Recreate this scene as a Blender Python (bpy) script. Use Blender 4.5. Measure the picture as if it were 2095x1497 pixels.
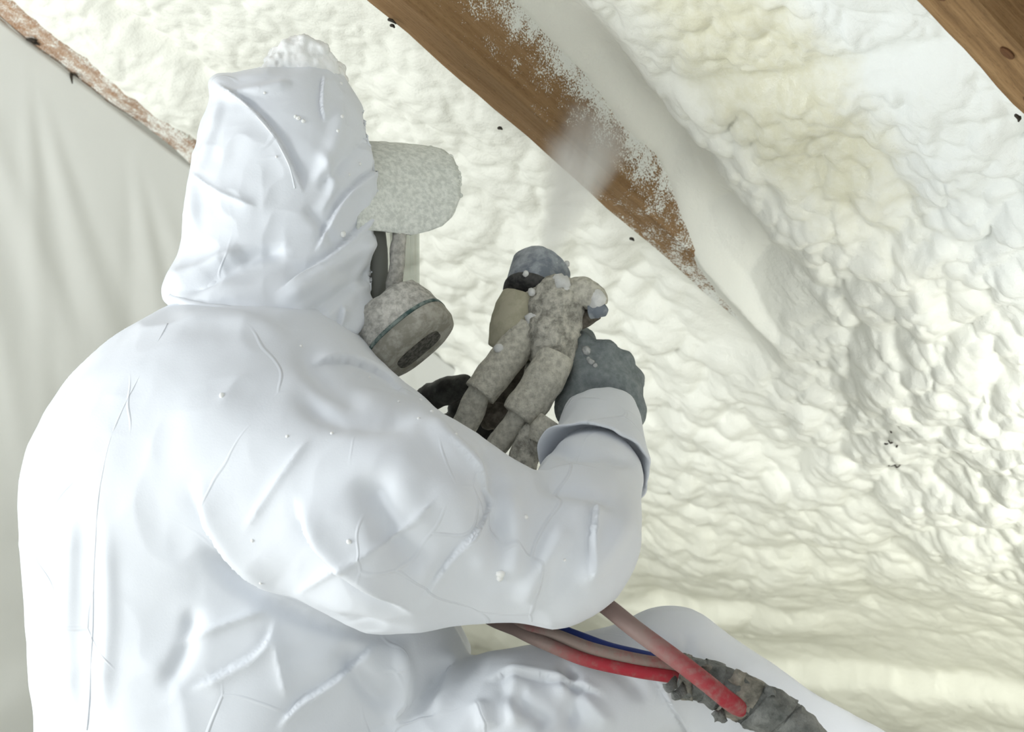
import bpy, math, random
import numpy as np
from mathutils import Matrix, Vector

for o in list(bpy.data.objects):
    bpy.data.objects.remove(o)
SC = bpy.context.scene
COL = SC.collection
random.seed(4)

# ---------------------------------------------------------------- camera, light, exposure
F = 5000.0                      # focal length in pixels of the 2095 x 1497 frame
CAMZ = 0.72
cam_d = bpy.data.cameras.new('camera')
cam_d.sensor_width = 36.0
cam_d.lens = F / 2095.0 * 36.0
cam_d.clip_start = 0.05
cam_d.dof.use_dof = True
cam_d.dof.focus_distance = 2.72
cam_d.dof.aperture_fstop = 9.0
cam = bpy.data.objects.new('camera', cam_d)
cam.location = (0, 0, CAMZ)
cam.rotation_euler = (math.pi / 2, 0, 0)
COL.objects.link(cam)
SC.camera = cam

w = bpy.data.worlds.new('attic_air')
SC.world = w
w.use_nodes = True
w.node_tree.nodes['Background'].inputs[0].default_value = (0.93, 0.985, 1.0, 1)
w.node_tree.nodes['Background'].inputs[1].default_value = 0.8


def area(name, loc, target, size, power, col):
    l = bpy.data.lights.new(name, 'AREA')
    l.shape = 'DISK'
    l.size = size
    l.energy = power
    l.color = col
    o = bpy.data.objects.new(name, l)
    o.location = loc
    o.rotation_euler = (Vector(target) - Vector(loc)).to_track_quat('-Z', 'Y').to_euler()
    COL.objects.link(o)
    return o



WL = (0.97, 1.0, 0.985)
area('key_fill_light', (-2.9, 1.4, 0.9), (0.0, 3.0, 0.9), 0.7, 30, WL)                      # tripod lamp, left of the frame
area('key_fill_light', (-1.9, 2.3, 0.15), (0.6, 3.8, 0.9), 0.6, 20, WL)                     # unseen fill light added low on the left to brighten the foam
area('key_fill_light', (1.0, 1.3, 1.0), (1.0, 1.9, 0.0), 0.8, 10, WL).data.spread = math.radians(75)   # added fill light, unseen, turned down for bounce off the floor, right
area('key_fill_light', (1.1, 1.7, 0.12), (1.0, 4.2, 0.45), 0.6, 8.5, WL).data.spread = math.radians(70)  # added fill light, unseen, aimed up to lift the far foam, right

SC.view_settings.view_transform = 'Standard'
SC.view_settings.look = 'None'
SC.view_settings.exposure = 0.0
SC.view_settings.gamma = 1.0
SC.view_settings.use_curve_mapping = False
SC.cycles.use_denoising = True
SC.cycles.max_bounces = 5
SC.cycles.diffuse_bounces = 3
SC.cycles.adaptive_threshold = 0.1
SC.cycles.volume_step_rate = 3.0
SC.cycles.volume_bounces = 3


# ---------------------------------------------------------------- helpers
def P(u, v, d):
    """a point seen at pixel u, v at depth d metres"""
    return np.array([(u - 1047.5) / F * d, d, (748.5 - v) / F * d + CAMZ])


def tag(o, label=None, cat=None, group=None, kind=None):
    if label: o['label'] = label
    if cat: o['category'] = cat
    if group: o['group'] = group
    if kind: o['kind'] = kind
    return o


def empty(name, loc):
    o = bpy.data.objects.new(name, None)
    o.location = loc
    o.empty_display_size = 0.05
    COL.objects.link(o)
    return o


def mk(name, V, Q, mat, parent=None, smooth=True, matrix=None):
    """one mesh object; V in world space unless a matrix is given"""
    V = np.asarray(V, dtype=np.float32)
    me = bpy.data.meshes.new(name)
    if isinstance(Q, np.ndarray):
        k = Q.shape[1]
        me.vertices.add(len(V))
        me.vertices.foreach_set('co', V.ravel())
        me.loops.add(Q.size)
        me.loops.foreach_set('vertex_index', Q.ravel().astype(np.int32))
        me.polygons.add(len(Q))
        me.polygons.foreach_set('loop_start', np.arange(0, Q.size, k, dtype=np.int32))
        me.update(calc_edges=True)
        me.validate()
    else:
        me.from_pydata([tuple(map(float, v)) for v in V], [], Q)
    if smooth:
        me.polygons.foreach_set('use_smooth', np.ones(len(me.polygons), dtype=bool))
    me.materials.append(mat)
    o = bpy.data.objects.new(name, me)
    COL.objects.link(o)
    if matrix is not None:
        o.matrix_world = matrix
    if parent is not None:
        o.parent = parent
        if matrix is None:
            # vertices are world space: undo the parent's placement (parents are only translated)
            off = Vector((0, 0, 0))
            p_ = parent
            while p_ is not None:
                off += p_.location
                p_ = p_.parent
            o.location = -off
    return o


# ---- noise in numpy
def _hash(ix, iy, iz, seed):
    h = (ix.astype(np.int64) * 374761393 + iy.astype(np.int64) * 668265263 + iz.astype(np.int64) * 2147483647 + seed * 974711) & 0xFFFFFFFF
    h = ((h ^ (h >> 13)) * 1274126177) & 0xFFFFFFFF
    h = ((h ^ (h >> 16)) * 2246822519) & 0xFFFFFFFF
    return (h ^ (h >> 15)) & 0xFFFFFFFF


def rnd(ix, iy, iz, seed):
    return _hash(ix, iy, iz, seed).astype(np.float64) / 4294967295.0


def vnoise(p, seed=0):
    """smooth value noise, -1..1; p is (n, 3)"""
    i = np.floor(p).astype(np.int64)
    f = p - i
    f = f * f * f * (f * (f * 6 - 15) + 10)
    out = 0
    for dx in (0, 1):
        for dy in (0, 1):
            for dz in (0, 1):
                wgt = (f[:, 0] if dx else 1 - f[:, 0]) * (f[:, 1] if dy else 1 - f[:, 1]) * (f[:, 2] if dz else 1 - f[:, 2])
                out = out + wgt * rnd(i[:, 0] + dx, i[:, 1] + dy, i[:, 2] + dz, seed)
    return out * 2 - 1


def fbm(p, seed=0, oct=3):
    a, s, t = 1.0, 0.0, 0.0
    for k in range(oct):
        s = s + a * vnoise(p * (2.03 ** k), seed + k)
        t += a
        a *= 0.5
    return s / t


def bubbles(x, y, seed=0, rmin=0.55, rmax=1.0):
    """height 0..1 of overlapping round foam bubbles on a unit cell grid"""
    ix, iy = np.floor(x), np.floor(y)
    acc = np.zeros_like(x)
    z = np.zeros_like(ix)
    for dx in (-1, 0, 1):
        for dy in (-1, 0, 1):
            cx, cy = ix + dx, iy + dy
            px = cx + rnd(cx, cy, z, seed)
            py = cy + rnd(cx, cy, z + 1, seed)
            r = rmin + (rmax - rmin) * rnd(cx, cy, z + 2, seed)
            d2 = ((x - px) ** 2 + (y - py) ** 2) / (r * r)
            acc += (np.maximum(1 - d2, 0) * r) ** 4
    return acc ** .25


def sstep(a, b, x):
    t = np.clip((x - a) / (b - a), 0, 1)
    return t * t * (3 - 2 * t)


# ---- signed distance fields and surface nets
def surface_nets(fn, lo, hi, step):
    lo = np.array(lo, float); hi = np.array(hi, float)
    n = np.ceil((hi - lo) / step).astype(int) + 1
    ax = [(lo[k] + step * np.arange(n[k])).astype(np.float32) for k in range(3)]
    D = fn(ax[0][:, None, None], ax[1][None, :, None], ax[2][None, None, :]).astype(np.float32)
    D = np.broadcast_to(D, tuple(n)).copy()
    for a in range(3):                     # close the shape at the box
        sl = [slice(None)] * 3
        for e in (0, -1):
            sl[a] = e
            D[tuple(sl)] = np.maximum(D[tuple(sl)], step * .5)
    S = D < 0
    c = np.zeros(tuple(n - 1), np.int8)
    for i in (0, 1):
        for j in (0, 1):
            for k in (0, 1):
                c += S[i:n[0] - 1 + i, j:n[1] - 1 + j, k:n[2] - 1 + k]
    act = (c > 0) & (c < 8)
    I = np.argwhere(act)
    idx = -np.ones(tuple(n - 1), np.int64)
    idx[act] = np.arange(len(I))
    acc = np.zeros((len(I), 3)); cnt = np.zeros(len(I))
    for a in range(3):
        b, d = [x for x in range(3) if x != a]
        for ob in (0, 1):
            for od in (0, 1):
                o0 = np.zeros(3, int); o0[b] = ob; o0[d] = od
                o1 = o0.copy(); o1[a] = 1
                A = I + o0; B = I + o1
                va = D[A[:, 0], A[:, 1], A[:, 2]]; vb = D[B[:, 0], B[:, 1], B[:, 2]]
                m = (va < 0) != (vb < 0)
                t = np.where(m, va / np.where(m, va - vb, 1), 0)
                p = A.astype(float)
                p[:, a] += t
                acc[m] += p[m]; cnt[m] += 1
    V = lo + step * acc / cnt[:, None]
    faces = []
    for a in range(3):
        b, d = [(1, 2), (2, 0), (0, 1)][a]
        s0 = [slice(None)] * 3; s1 = [slice(None)] * 3
        s0[a] = slice(0, -1); s1[a] = slice(1, None)
        ch = S[tuple(s0)] != S[tuple(s1)]
        E_ = np.argwhere(ch)
        E_ = E_[(E_[:, b] > 0) & (E_[:, d] > 0) & (E_[:, b] < n[b] - 1) & (E_[:, d] < n[d] - 1)]
        q = []
        for ob, od in ((-1, -1), (0, -1), (0, 0), (-1, 0)):
            x = E_.copy(); x[:, b] += ob; x[:, d] += od
            q.append(idx[x[:, 0], x[:, 1], x[:, 2]])
        q = np.stack(q, 1)
        inside = S[E_[:, 0], E_[:, 1], E_[:, 2]]
        q[~inside] = q[~inside][:, ::-1]
        faces.append(q)
    Q = np.concatenate(faces)
    Q = Q[(Q >= 0).all(1)]
    return V, Q


def edges_of(Q):
    E_ = np.concatenate([Q[:, [0, 1]], Q[:, [1, 2]], Q[:, [2, 3]], Q[:, [3, 0]]])
    E_.sort(axis=1)
    return E_


def relax(V, Q, it=2, lam=0.5):
    E_ = np.unique(edges_of(Q), axis=0)
    deg = np.bincount(E_.ravel(), minlength=len(V)).astype(float)[:, None]
    deg[deg == 0] = 1
    for k in range(it):
        A = np.zeros_like(V)
        for c in range(3):
            A[:, c] = np.bincount(E_[:, 0], V[E_[:, 1], c], len(V)) + np.bincount(E_[:, 1], V[E_[:, 0], c], len(V))
        V = V + lam * (A / deg - V)
    return V


def refine(V, Q):
    E_ = edges_of(Q)
    U, inv = np.unique(E_, axis=0, return_inverse=True)
    inv = inv.reshape(4, len(Q)).T
    n0 = len(V); n1 = n0 + len(U)
    V2 = np.concatenate([V, (V[U[:, 0]] + V[U[:, 1]]) / 2, V[Q].mean(1)])
    e = inv + n0
    c = n1 + np.arange(len(Q))
    Q2 = np.concatenate([np.stack([Q[:, k], e[:, k], c, e[:, (k + 3) % 4]], 1) for k in range(4)])
    return V2, Q2


def normals(V, Q):
    nf = np.cross(V[Q[:, 2]] - V[Q[:, 0]], V[Q[:, 3]] - V[Q[:, 1]])
    N = np.zeros_like(V)
    for k in range(4):
        for c in range(3):
            N[:, c] += np.bincount(Q[:, k], nf[:, c], len(V))
    return N / np.maximum(np.linalg.norm(N, axis=1), 1e-12)[:, None]


def smin(a, b, k):
    h = np.clip(.5 + .5 * (b - a) / k, 0, 1)
    return b + (a - b) * h - k * h * (1 - h)


def smax(a, b, k):
    return -smin(-a, -b, k)


def cone(x, y, z, a, b, ra, rb, sy=1.0):
    """tapered capsule, flattened by sy in depth"""
    ax, ay, az = a; bx, by, bz = b
    dx, dy, dz = bx - ax, by - ay, bz - az
    L = dx * dx + dy * dy + dz * dz + 1e-12
    t = np.clip(((x - ax) * dx + (y - ay) * dy + (z - az) * dz) / L, 0, 1)
    return np.sqrt((x - ax - t * dx) ** 2 + ((y - ay - t * dy) / sy) ** 2 + (z - az - t * dz) ** 2) - (ra + (rb - ra) * t)


def ellip(x, y, z, c, r):
    q = np.sqrt(((x - c[0]) / r[0]) ** 2 + ((y - c[1]) / r[1]) ** 2 + ((z - c[2]) / r[2]) ** 2)
    return (q - 1) * min(r)


class Loft:
    """stack of ellipses, one for each image row: (v, left u, right u, centre depth, depth radius)"""
    def __init__(s, rows, extra=0.0):
        rows = sorted(rows, key=lambda r: -r[0])
        vs = np.linspace(rows[0][0], rows[-1][0], 200)
        a = np.array(rows, float)[::-1]
        ip = lambda k: np.interp(vs, a[:, 0], a[:, k])
        ker = np.hanning(9); ker /= ker.sum()
        sm = lambda q: np.convolve(np.pad(q, 4, mode='edge'), ker, 'valid')
        uL, uR, dc, ry = [sm(ip(k)) for k in (1, 2, 3, 4)]
        d0 = dc
        s.z = (748.5 - vs) / F * d0 + CAMZ
        s.cx = ((uL + uR) / 2 - 1047.5) / F * d0
        s.rx = (uR - uL) / 2 / F * d0 - extra
        s.cy = dc
        s.ry = ry - extra
        o = np.argsort(s.z)
        for k in ('z', 'cx', 'rx', 'cy', 'ry'):
            setattr(s, k, getattr(s, k)[o])

    def at(s, z):
        return [np.interp(z, s.z, q) for q in (s.cx, s.rx, s.cy, s.ry)]

    def __call__(s, x, y, z, p=2.0):
        cx, rx, cy, ry = s.at(z)
        rx = np.maximum(rx, .004); ry = np.maximum(ry, .004)
        q = (np.abs((x - cx) / rx) ** p + np.abs((y - cy) / ry) ** p) ** (1 / p)
        d = (q - 1) * np.minimum(rx, ry)
        return smax(smax(d, z - s.z[-1], .02), s.z[0] - z, .02)


def project(V):
    return 1047.5 + F * V[:, 0] / V[:, 1], 748.5 - F * (V[:, 2] - CAMZ) / V[:, 1]


def fold(u, v, poly, wid, kind='ridge', taper=.25):
    """weight of a cloth fold that runs along an image polyline"""
    pts = np.array(poly, float)
    # smooth the polyline
    for k in range(2):
        q = [pts[0]]
        for a, b in zip(pts[:-1], pts[1:]):
            q += [a * .75 + b * .25, a * .25 + b * .75]
        q.append(pts[-1])
        pts = np.array(q)
    seg = np.linalg.norm(np.diff(pts, axis=0), axis=1)
    L = seg.sum()
    lo = pts.min(0) - 4 * wid; hi = pts.max(0) + 4 * wid
    near = np.where((u > lo[0]) & (u < hi[0]) & (v > lo[1]) & (v < hi[1]))[0]
    res = np.zeros(len(u))
    if len(near) == 0:
        return res
    U, Vv = u[near], v[near]
    best = np.full(len(near), 1e9); sd = np.zeros(len(near)); tt = np.zeros(len(near))
    acc = 0
    for a, b, l in zip(pts[:-1], pts[1:], seg):
        d = (b - a) / max(l, 1e-9)
        t = np.clip((U - a[0]) * d[0] + (Vv - a[1]) * d[1], 0, l)
        ex = U - a[0] - t * d[0]; ey = Vv - a[1] - t * d[1]
        r = np.hypot(ex, ey)
        m = r < best
        best[m] = r[m]
        sd[m] = np.where(ex * d[1] - ey * d[0] >= 0, r, -r)[m]   # positive: right of travel in the image seen y down -> above a left-to-right line
        tt[m] = (acc + t[m]) / L
        acc += l
    x = sd / wid
    if kind == 'ridge':
        g = np.exp(-x * x)
    elif kind == 'sharp':
        g = np.exp(-np.abs(x) * 1.6)
    else:                                    # 'step': one side stands over the other
        g = np.where(x >= 0, np.exp(-x * .9), -.45 * np.exp(x * 2.2)) * (1 - np.exp(-(x * 5) ** 2) * .6)
    e = np.clip(np.minimum(tt, 1 - tt) / taper, 0, 1)
    res[near] = g * (e * e * (3 - 2 * e))
    return res


def tube_mesh(pts, rad, seg=16, cap=True, sub=6, wob=0.0, seed=0):
    """tube swept along a smooth curve through pts with a radius at each point"""
    pts = [np.array(p, float) for p in pts]
    rad = list(rad) if hasattr(rad, '__len__') else [rad] * len(pts)
    C, R = [], []
    for i in range(len(pts) - 1):
        p0 = pts[max(i - 1, 0)]; p1 = pts[i]; p2 = pts[i + 1]; p3 = pts[min(i + 2, len(pts) - 1)]
        for k in range(sub):
            t = k / sub
            C.append(.5 * ((2 * p1) + (-p0 + p2) * t + (2 * p0 - 5 * p1 + 4 * p2 - p3) * t * t + (-p0 + 3 * p1 - 3 * p2 + p3) * t ** 3))
            R.append(rad[i] + (rad[i + 1] - rad[i]) * t)
    C.append(pts[-1]); R.append(rad[-1])
    C = np.array(C); R = np.array(R)
    T = np.gradient(C, axis=0)
    T /= np.linalg.norm(T, axis=1)[:, None]
    nrm = np.cross(T[0], (0.31, .2, .93)); nrm /= np.linalg.norm(nrm)
    V = []
    for c, t, r in zip(C, T, R):
        nrm = nrm - t * (nrm @ t); nrm /= np.linalg.norm(nrm)
        bn = np.cross(t, nrm)
        for k in range(seg):
            a = 2 * math.pi * k / seg
            V.append(c + r * (math.cos(a) * nrm + math.sin(a) * bn))
    V = np.array(V)
    if wob:
        dirs = V - np.repeat(C, seg, axis=0)
        V = V + dirs * (fbm(V * 60, seed, 3) * wob)[:, None]
    n = len(C)
    fs = [(i * seg + k, i * seg + (k + 1) % seg, (i + 1) * seg + (k + 1) % seg, (i + 1) * seg + k) for i in range(n - 1) for k in range(seg)]
    if cap:
        fs.append(tuple(range(seg))[::-1])
        fs.append(tuple((n - 1) * seg + k for k in range(seg)))
    return V, fs


def lathe(c, axis, prof, seg=28, sx=1.0, up=(0, 0, 1), sup=2.0):
    """profile [(distance along axis, radius)] turned about an axis; sx stretches the section along 'up'; sup > 2 squares it"""
    c = np.array(c, float); axis = np.array(axis, float); axis /= np.linalg.norm(axis)
    a = np.array(up, float); a = a - axis * (a @ axis); a /= np.linalg.norm(a)
    b = np.cross(axis, a)
    V = []
    for h, r in prof:
        for k in range(seg):
            t = 2 * math.pi * k / seg
            ct, st = math.cos(t), math.sin(t)
            m = (abs(ct) ** sup + abs(st) ** sup) ** (-1 / sup)
            V.append(c + axis * h + r * m * (ct * sx * a + st * b))
    n = len(prof)
    fs = [(i * seg + k, i * seg + (k + 1) % seg, (i + 1) * seg + (k + 1) % seg, (i + 1) * seg + k) for i in range(n - 1) for k in range(seg)]
    fs.append(tuple(range(seg))[::-1])
    fs.append(tuple((n - 1) * seg + k for k in range(seg)))
    return np.array(V), fs


# ---------------------------------------------------------------- materials
class NT:
    def __init__(s, name, rough=.6, spec=.4):
        s.m = bpy.data.materials.new(name)
        s.m.use_nodes = True
        s.t = s.m.node_tree
        s.b = s.t.nodes['Principled BSDF']
        s.b.inputs['Roughness'].default_value = rough
        s.b.inputs['Specular IOR Level'].default_value = spec
        s.tc = s.t.nodes.new('ShaderNodeTexCoord')

    def n(s, kind, **kw):
        x = s.t.nodes.new('ShaderNode' + kind)
        for k, v in kw.items():
            setattr(x, k, v)
        return x

    def l(s, a, b):
        s.t.links.new(a, b)

    def noise(s, scale, detail=3, rough=.55, vec=None, stretch=None):
        x = s.n('TexNoise')
        x.inputs['Scale'].default_value = scale
        x.inputs['Detail'].default_value = detail
        x.inputs['Roughness'].default_value = rough
        src = vec or s.tc.outputs['Object']
        if stretch:
            mp = s.n('Mapping')
            mp.inputs['Scale'].default_value = stretch
            s.l(src, mp.inputs[0]); src = mp.outputs[0]
        s.l(src, x.inputs['Vector'])
        return x.outputs['Fac']

    def ramp(s, fac, stops):
        x = s.n('ValToRGB')
        while len(x.color_ramp.elements) < len(stops):
            x.color_ramp.elements.new(.5)
        for e, (p, c) in zip(x.color_ramp.elements, stops):
            e.position = p
            e.color = (*c, 1) if len(c) == 3 else c
        s.l(fac, x.inputs[0])
        return x.outputs['Color']

    def math(s, op, a, b=None, c=None, clamp=False):
        x = s.n('Math', operation=op, use_clamp=clamp)
        for k, q in enumerate((a, b, c)):
            if q is None: continue
            if isinstance(q, (int, float)): x.inputs[k].default_value = q
            else: s.l(q, x.inputs[k])
        return x.outputs[0]

    def mix(s, fac, a, b):
        x = s.n('Mix', data_type='RGBA')
        for k, q in ((0, fac), (6, a), (7, b)):
            if isinstance(q, (int, float)): x.inputs[k].default_value = q
            elif isinstance(q, tuple): x.inputs[k].default_value = (*q, 1)
            else: s.l(q, x.inputs[k])
        return x.outputs[2]

    def rng(s, v, a, b, c=0.0, d=1.0, smooth=True):
        x = s.n('MapRange')
        if smooth: x.interpolation_type = 'SMOOTHSTEP'
        for k, q in enumerate((v, a, b, c, d)):
            if isinstance(q, (int, float)): x.inputs[k].default_value = q
            else: s.l(q, x.inputs[k])
        return x.outputs[0]

    def xyz(s):
        x = s.n('SeparateXYZ')
        s.l(s.tc.outputs['Object'], x.inputs[0])
        return x.outputs

    def base(s, c):
        if isinstance(c, tuple): s.b.inputs['Base Color'].default_value = (*c, 1)
        else: s.l(c, s.b.inputs['Base Color'])
        return s

    def bump(s, h, strength=.3, dist=.002):
        x = s.n('Bump')
        x.inputs['Strength'].default_value = strength
        x.inputs['Distance'].default_value = dist
        s.l(h, x.inputs['Height'])
        s.l(x.outputs[0], s.b.inputs['Normal'])
        return s


def mat_suit(name, c0=(.71, .74, .79), c1=(.74, .765, .81)):
    a = NT(name, .62, .3)
    a.base(a.mix(a.noise(9, 3), c0, c1))
    fine = a.noise(420, 2)

    def crease(scale, width, off, lo, hi):
        # straight, thin, broken crease lines of a stiff sheet
        mp = a.n('Mapping'); mp.inputs['Location'].default_value = (off, off * 1.7, off * .6)
        mp.inputs['Rotation'].default_value = (off, off * .4, off * 2)
        mp.inputs['Scale'].default_value = (1, 1, .62)
        wv = a.n('VectorMath', operation='ADD')
        nz_ = a.n('TexNoise'); nz_.inputs['Scale'].default_value = 6
        ml = a.n('VectorMath', operation='SCALE'); ml.inputs['Scale'].default_value = .09
        a.l(a.tc.outputs['Object'], nz_.inputs['Vector']); a.l(nz_.outputs['Color'], ml.inputs[0])
        a.l(a.tc.outputs['Object'], wv.inputs[0]); a.l(ml.outputs[0], wv.inputs[1]); a.l(wv.outputs[0], mp.inputs[0])
        vo = a.n('TexVoronoi', feature='DISTANCE_TO_EDGE')
        vo.inputs['Scale'].default_value = scale
        a.l(mp.outputs[0], vo.inputs['Vector'])
        line = a.rng(vo.outputs['Distance'], 0, width, 1, 0)
        facet = a.math('MULTIPLY', vo.outputs['Distance'], 1.6)
        msk = a.rng(a.noise(scale * .9, 2, .5, vec=mp.outputs[0]), lo, hi)
        return a.math('MULTIPLY', a.math('ADD', line, facet), msk)

    h = a.math('MULTIPLY', crease(8, .016, .7, .47, .60), .48)
    soft = a.noise(13, 2, .45)
    a.bump(a.math('ADD', a.math('ADD', h, a.math('MULTIPLY', soft, 1.2)), a.math('MULTIPLY', fine, .05)), .5, .005)
    a.b.inputs['Sheen Weight'].default_value = .15
    return a.m


def mat_dust(name, c0, c1, scale=90, rough=.9, bumpd=.002, cut=(.42, .58), strength=.7):
    a = NT(name, rough, .2)
    f = a.noise(scale, 4, .65)
    a.base(a.ramp(f, [(cut[0], c0), (cut[1], c1)]))
    g = a.noise(scale * 3, 3, .7)
    a.bump(a.math('ADD', f, a.math('MULTIPLY', g, .5)), strength, bumpd)
    return a.m


SUIT = mat_suit('white_nonwoven_suit')
SUIT2 = mat_suit('white_nonwoven_trouser', (.60, .625, .675), (.64, .66, .70))


# ---------------------------------------------------------------- the roof: its own frame, x along the eave, y up the slope, z out of the ceiling
AL, PI_ = math.radians(50), math.radians(31)
eV = np.array([math.cos(AL), -math.sin(AL), 0])
sV = np.array([math.sin(AL) * math.cos(PI_), math.cos(AL) * math.cos(PI_), -math.sin(PI_)])
nV = np.array([-math.sin(AL) * math.sin(PI_), -math.cos(AL) * math.sin(PI_), -math.cos(PI_)])
CR = 1.264
E0, S0 = -2.333, 1.6
org = np.array([0, 0, CAMZ]) + E0 * eV + S0 * sV - CR * nV
ROOF = Matrix(((eV[0], -sV[0], nV[0], org[0]), (eV[1], -sV[1], nV[1], org[1]), (eV[2], -sV[2], nV[2], org[2]), (0, 0, 0, 1)))


def roof_pt(E_, S_, h):
    return np.array([0, 0, CAMZ]) + E_ * eV + S_ * sV + (h - CR) * nV


def wood(name, c0, c1, c2, spray=None, dusty=0.0):
    """sawn fir; spray = (list of (y, z)) line of foam overspray along the side"""
    a = NT(name, .72, .25)
    g = a.noise(7, 6, .62, stretch=(9, .55, 9))
    g2 = a.noise(60, 3, .6, stretch=(5, .25, 5))
    col = a.ramp(a.math('ADD', a.math('MULTIPLY', g, .75), a.math('MULTIPLY', g2, .25)), [(.34, c0), (.52, c1), (.66, c2)])
    pore = a.ramp(a.noise(240, 2, .6, stretch=(3, .5, 3)), [(.30, (.55, .55, .55)), (.45, (1, 1, 1))])
    mm = a.n('Mix', data_type='RGBA', blend_type='MULTIPLY'); mm.inputs[0].default_value = .6
    a.l(col, mm.inputs[6]); a.l(pore, mm.inputs[7]); col = mm.outputs[2]
    X = a.xyz()
    sp = a.noise(420, 3, .7)
    sp2 = a.noise(38, 4, .65)
    if spray:
        # spray: depth of the foam edge at three places down the rafter; overspray thins out towards the room
        fc = a.n('FloatCurve')
        pts = fc.mapping.curves[0].points
        y0, y1 = spray[0][0], spray[-1][0]
        z0, z1 = -.2, .1
        P_ = [((y - y0) / (y1 - y0), (z - z0) / (z1 - z0)) for y, z in spray]
        pts[0].location = P_[0]; pts[1].location = P_[-1]
        for q in P_[1:-1]: pts.new(*q)
        fc.mapping.update()
        a.l(a.rng(X[1], y0, y1, smooth=False), fc.inputs['Value'])
        edge = a.math('ADD', a.math('MULTIPLY', fc.outputs[0], z1 - z0), z0)
        dz = a.math('SUBTRACT', X[2], edge)                     # metres out from the foam edge
        dz = a.math('ADD', dz, a.math('MULTIPLY', a.math('SUBTRACT', sp2, .5), .055))
        cov = a.rng(dz, -.02, .125, 1.12, -.15, smooth=False)
        m = a.math('GREATER_THAN', cov, sp)
        soft = a.rng(a.math('SUBTRACT', cov, a.rng(a.math('ADD', a.math('MULTIPLY', sp, .65), a.math('MULTIPLY', sp2, .35)), .36, .64, smooth=False)), -.12, .18)
        col = a.mix(soft, col, (.80, .81, .76))
    if dusty:
        col = a.mix(a.math('MULTIPLY', a.rng(sp, .5, .62), dusty), col, (.74, .72, .66))
    a.base(col)
    a.bump(a.math('ADD', g2, a.math('MULTIPLY', sp, .3)), .35, .002)
    return a.m


def rafter_mesh(x0, x1, y0, y1, z0, z1, bev=.004, seed=1, n=90, wane=.003):
    """sawn timber with eased, slightly ragged arrises"""
    prof = [(x0 + bev, z1), (x1 - bev, z1), (x1, z1 - bev), (x1, z0 + bev), (x1 - bev, z0), (x0 + bev, z0), (x0, z0 + bev), (x0, z1 - bev)]
    ys = np.linspace(y0, y1, n)
    V = []
    for y in ys:
        for x, z in prof:
            V.append((x, y, z))
    V = np.array(V)
    nz = fbm(V * np.array([8, 14, 8]) + seed * 7.7, seed, 3)
    nz2 = fbm(V * np.array([8, 14, 8]) + seed * 3.1 + 50, seed + 9, 3)
    V[:, 0] += nz * wane; V[:, 2] += nz2 * wane
    k = len(prof)
    fs = [(i * k + j, i * k + (j + 1) % k, (i + 1) * k + (j + 1) % k, (i + 1) * k + j) for i in range(n - 1) for j in range(k)]
    fs += [tuple(range(k))[::-1], tuple((n - 1) * k + j for j in range(k))]
    return V, fs


# roof sheathing boards above the foam (the ceiling's structure)
SHEATH = wood('sheathing_wood', (.16, .085, .04), (.25, .14, .07), (.33, .20, .11))
deck = mk('ceiling', *rafter_mesh(-2.6, 1.6, -2.2, .95, -.235, -.215, n=6, wane=0), SHEATH, matrix=ROOF, smooth=False)
tag(deck, kind='structure')

RW = .066
RD = .21
MID = wood('rafter_fir_middle', (.20, .112, .048), (.275, .165, .078), (.335, .21, .105),
           spray=[(-1.0, .10), (-.62, .06), (-.45, .02), (-.32, -.03), (-.2, -.065), (-.05, -.10), (.12, -.12), (.36, -.125), (.9, -.13)])
LFT = wood('rafter_fir_far', (.24, .12, .055), (.34, .18, .09), (.42, .25, .14),
           spray=[(-1.0, .10), (-.35, .02), (-.1, -.03), (.1, -.05), (.28, -.06), (.42, -.07), (.6, -.10), (.9, -.12)], dusty=.6)
RGT = wood('rafter_fir_near', (.15, .085, .037), (.25, .15, .068), (.34, .215, .105))
r2 = mk('rafter', *rafter_mesh(0, RW, -1.9, .9, -RD, 0, seed=2), MID, matrix=ROOF, smooth=False)
tag(r2, 'sawn timber rafter behind the spray gun, its side dusted white with overspray', 'rafter', 'roof rafters')
r1 = mk('rafter', *rafter_mesh(-.742, -.742 + RW, -1.9, .9, -RD, 0, seed=3, wane=.007), LFT, matrix=ROOF, smooth=False)
tag(r1, 'thin foam-covered rafter edge above the plastic sheet at upper left', 'rafter', 'roof rafters')
r3 = mk('rafter', *rafter_mesh(.740, .740 + RW, -1.9, .9, -RD, 0, seed=5), RGT, matrix=ROOF, smooth=False)
tag(r3, 'bare brown timber rafter with knots crossing the upper right corner', 'rafter', 'roof rafters')
KNOT = wood('knot_wood', (.07, .03, .012), (.11, .05, .02), (.15, .07, .03))
for (kx, ky, kr) in ((.775, .205, .009), (.79, .10, .006), (.765, .02, .006)):
    k_ = mk('knot', *lathe((kx, ky, -.003), (0, 0, 1), [(0, kr), (.0045, kr * .95), (.0052, kr * .7)], 14, sx=1.7, up=(0, 1, 0)), KNOT, matrix=ROOF, smooth=False)
    k_.parent = r3; k_.matrix_parent_inverse = ROOF.inverted()

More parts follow.
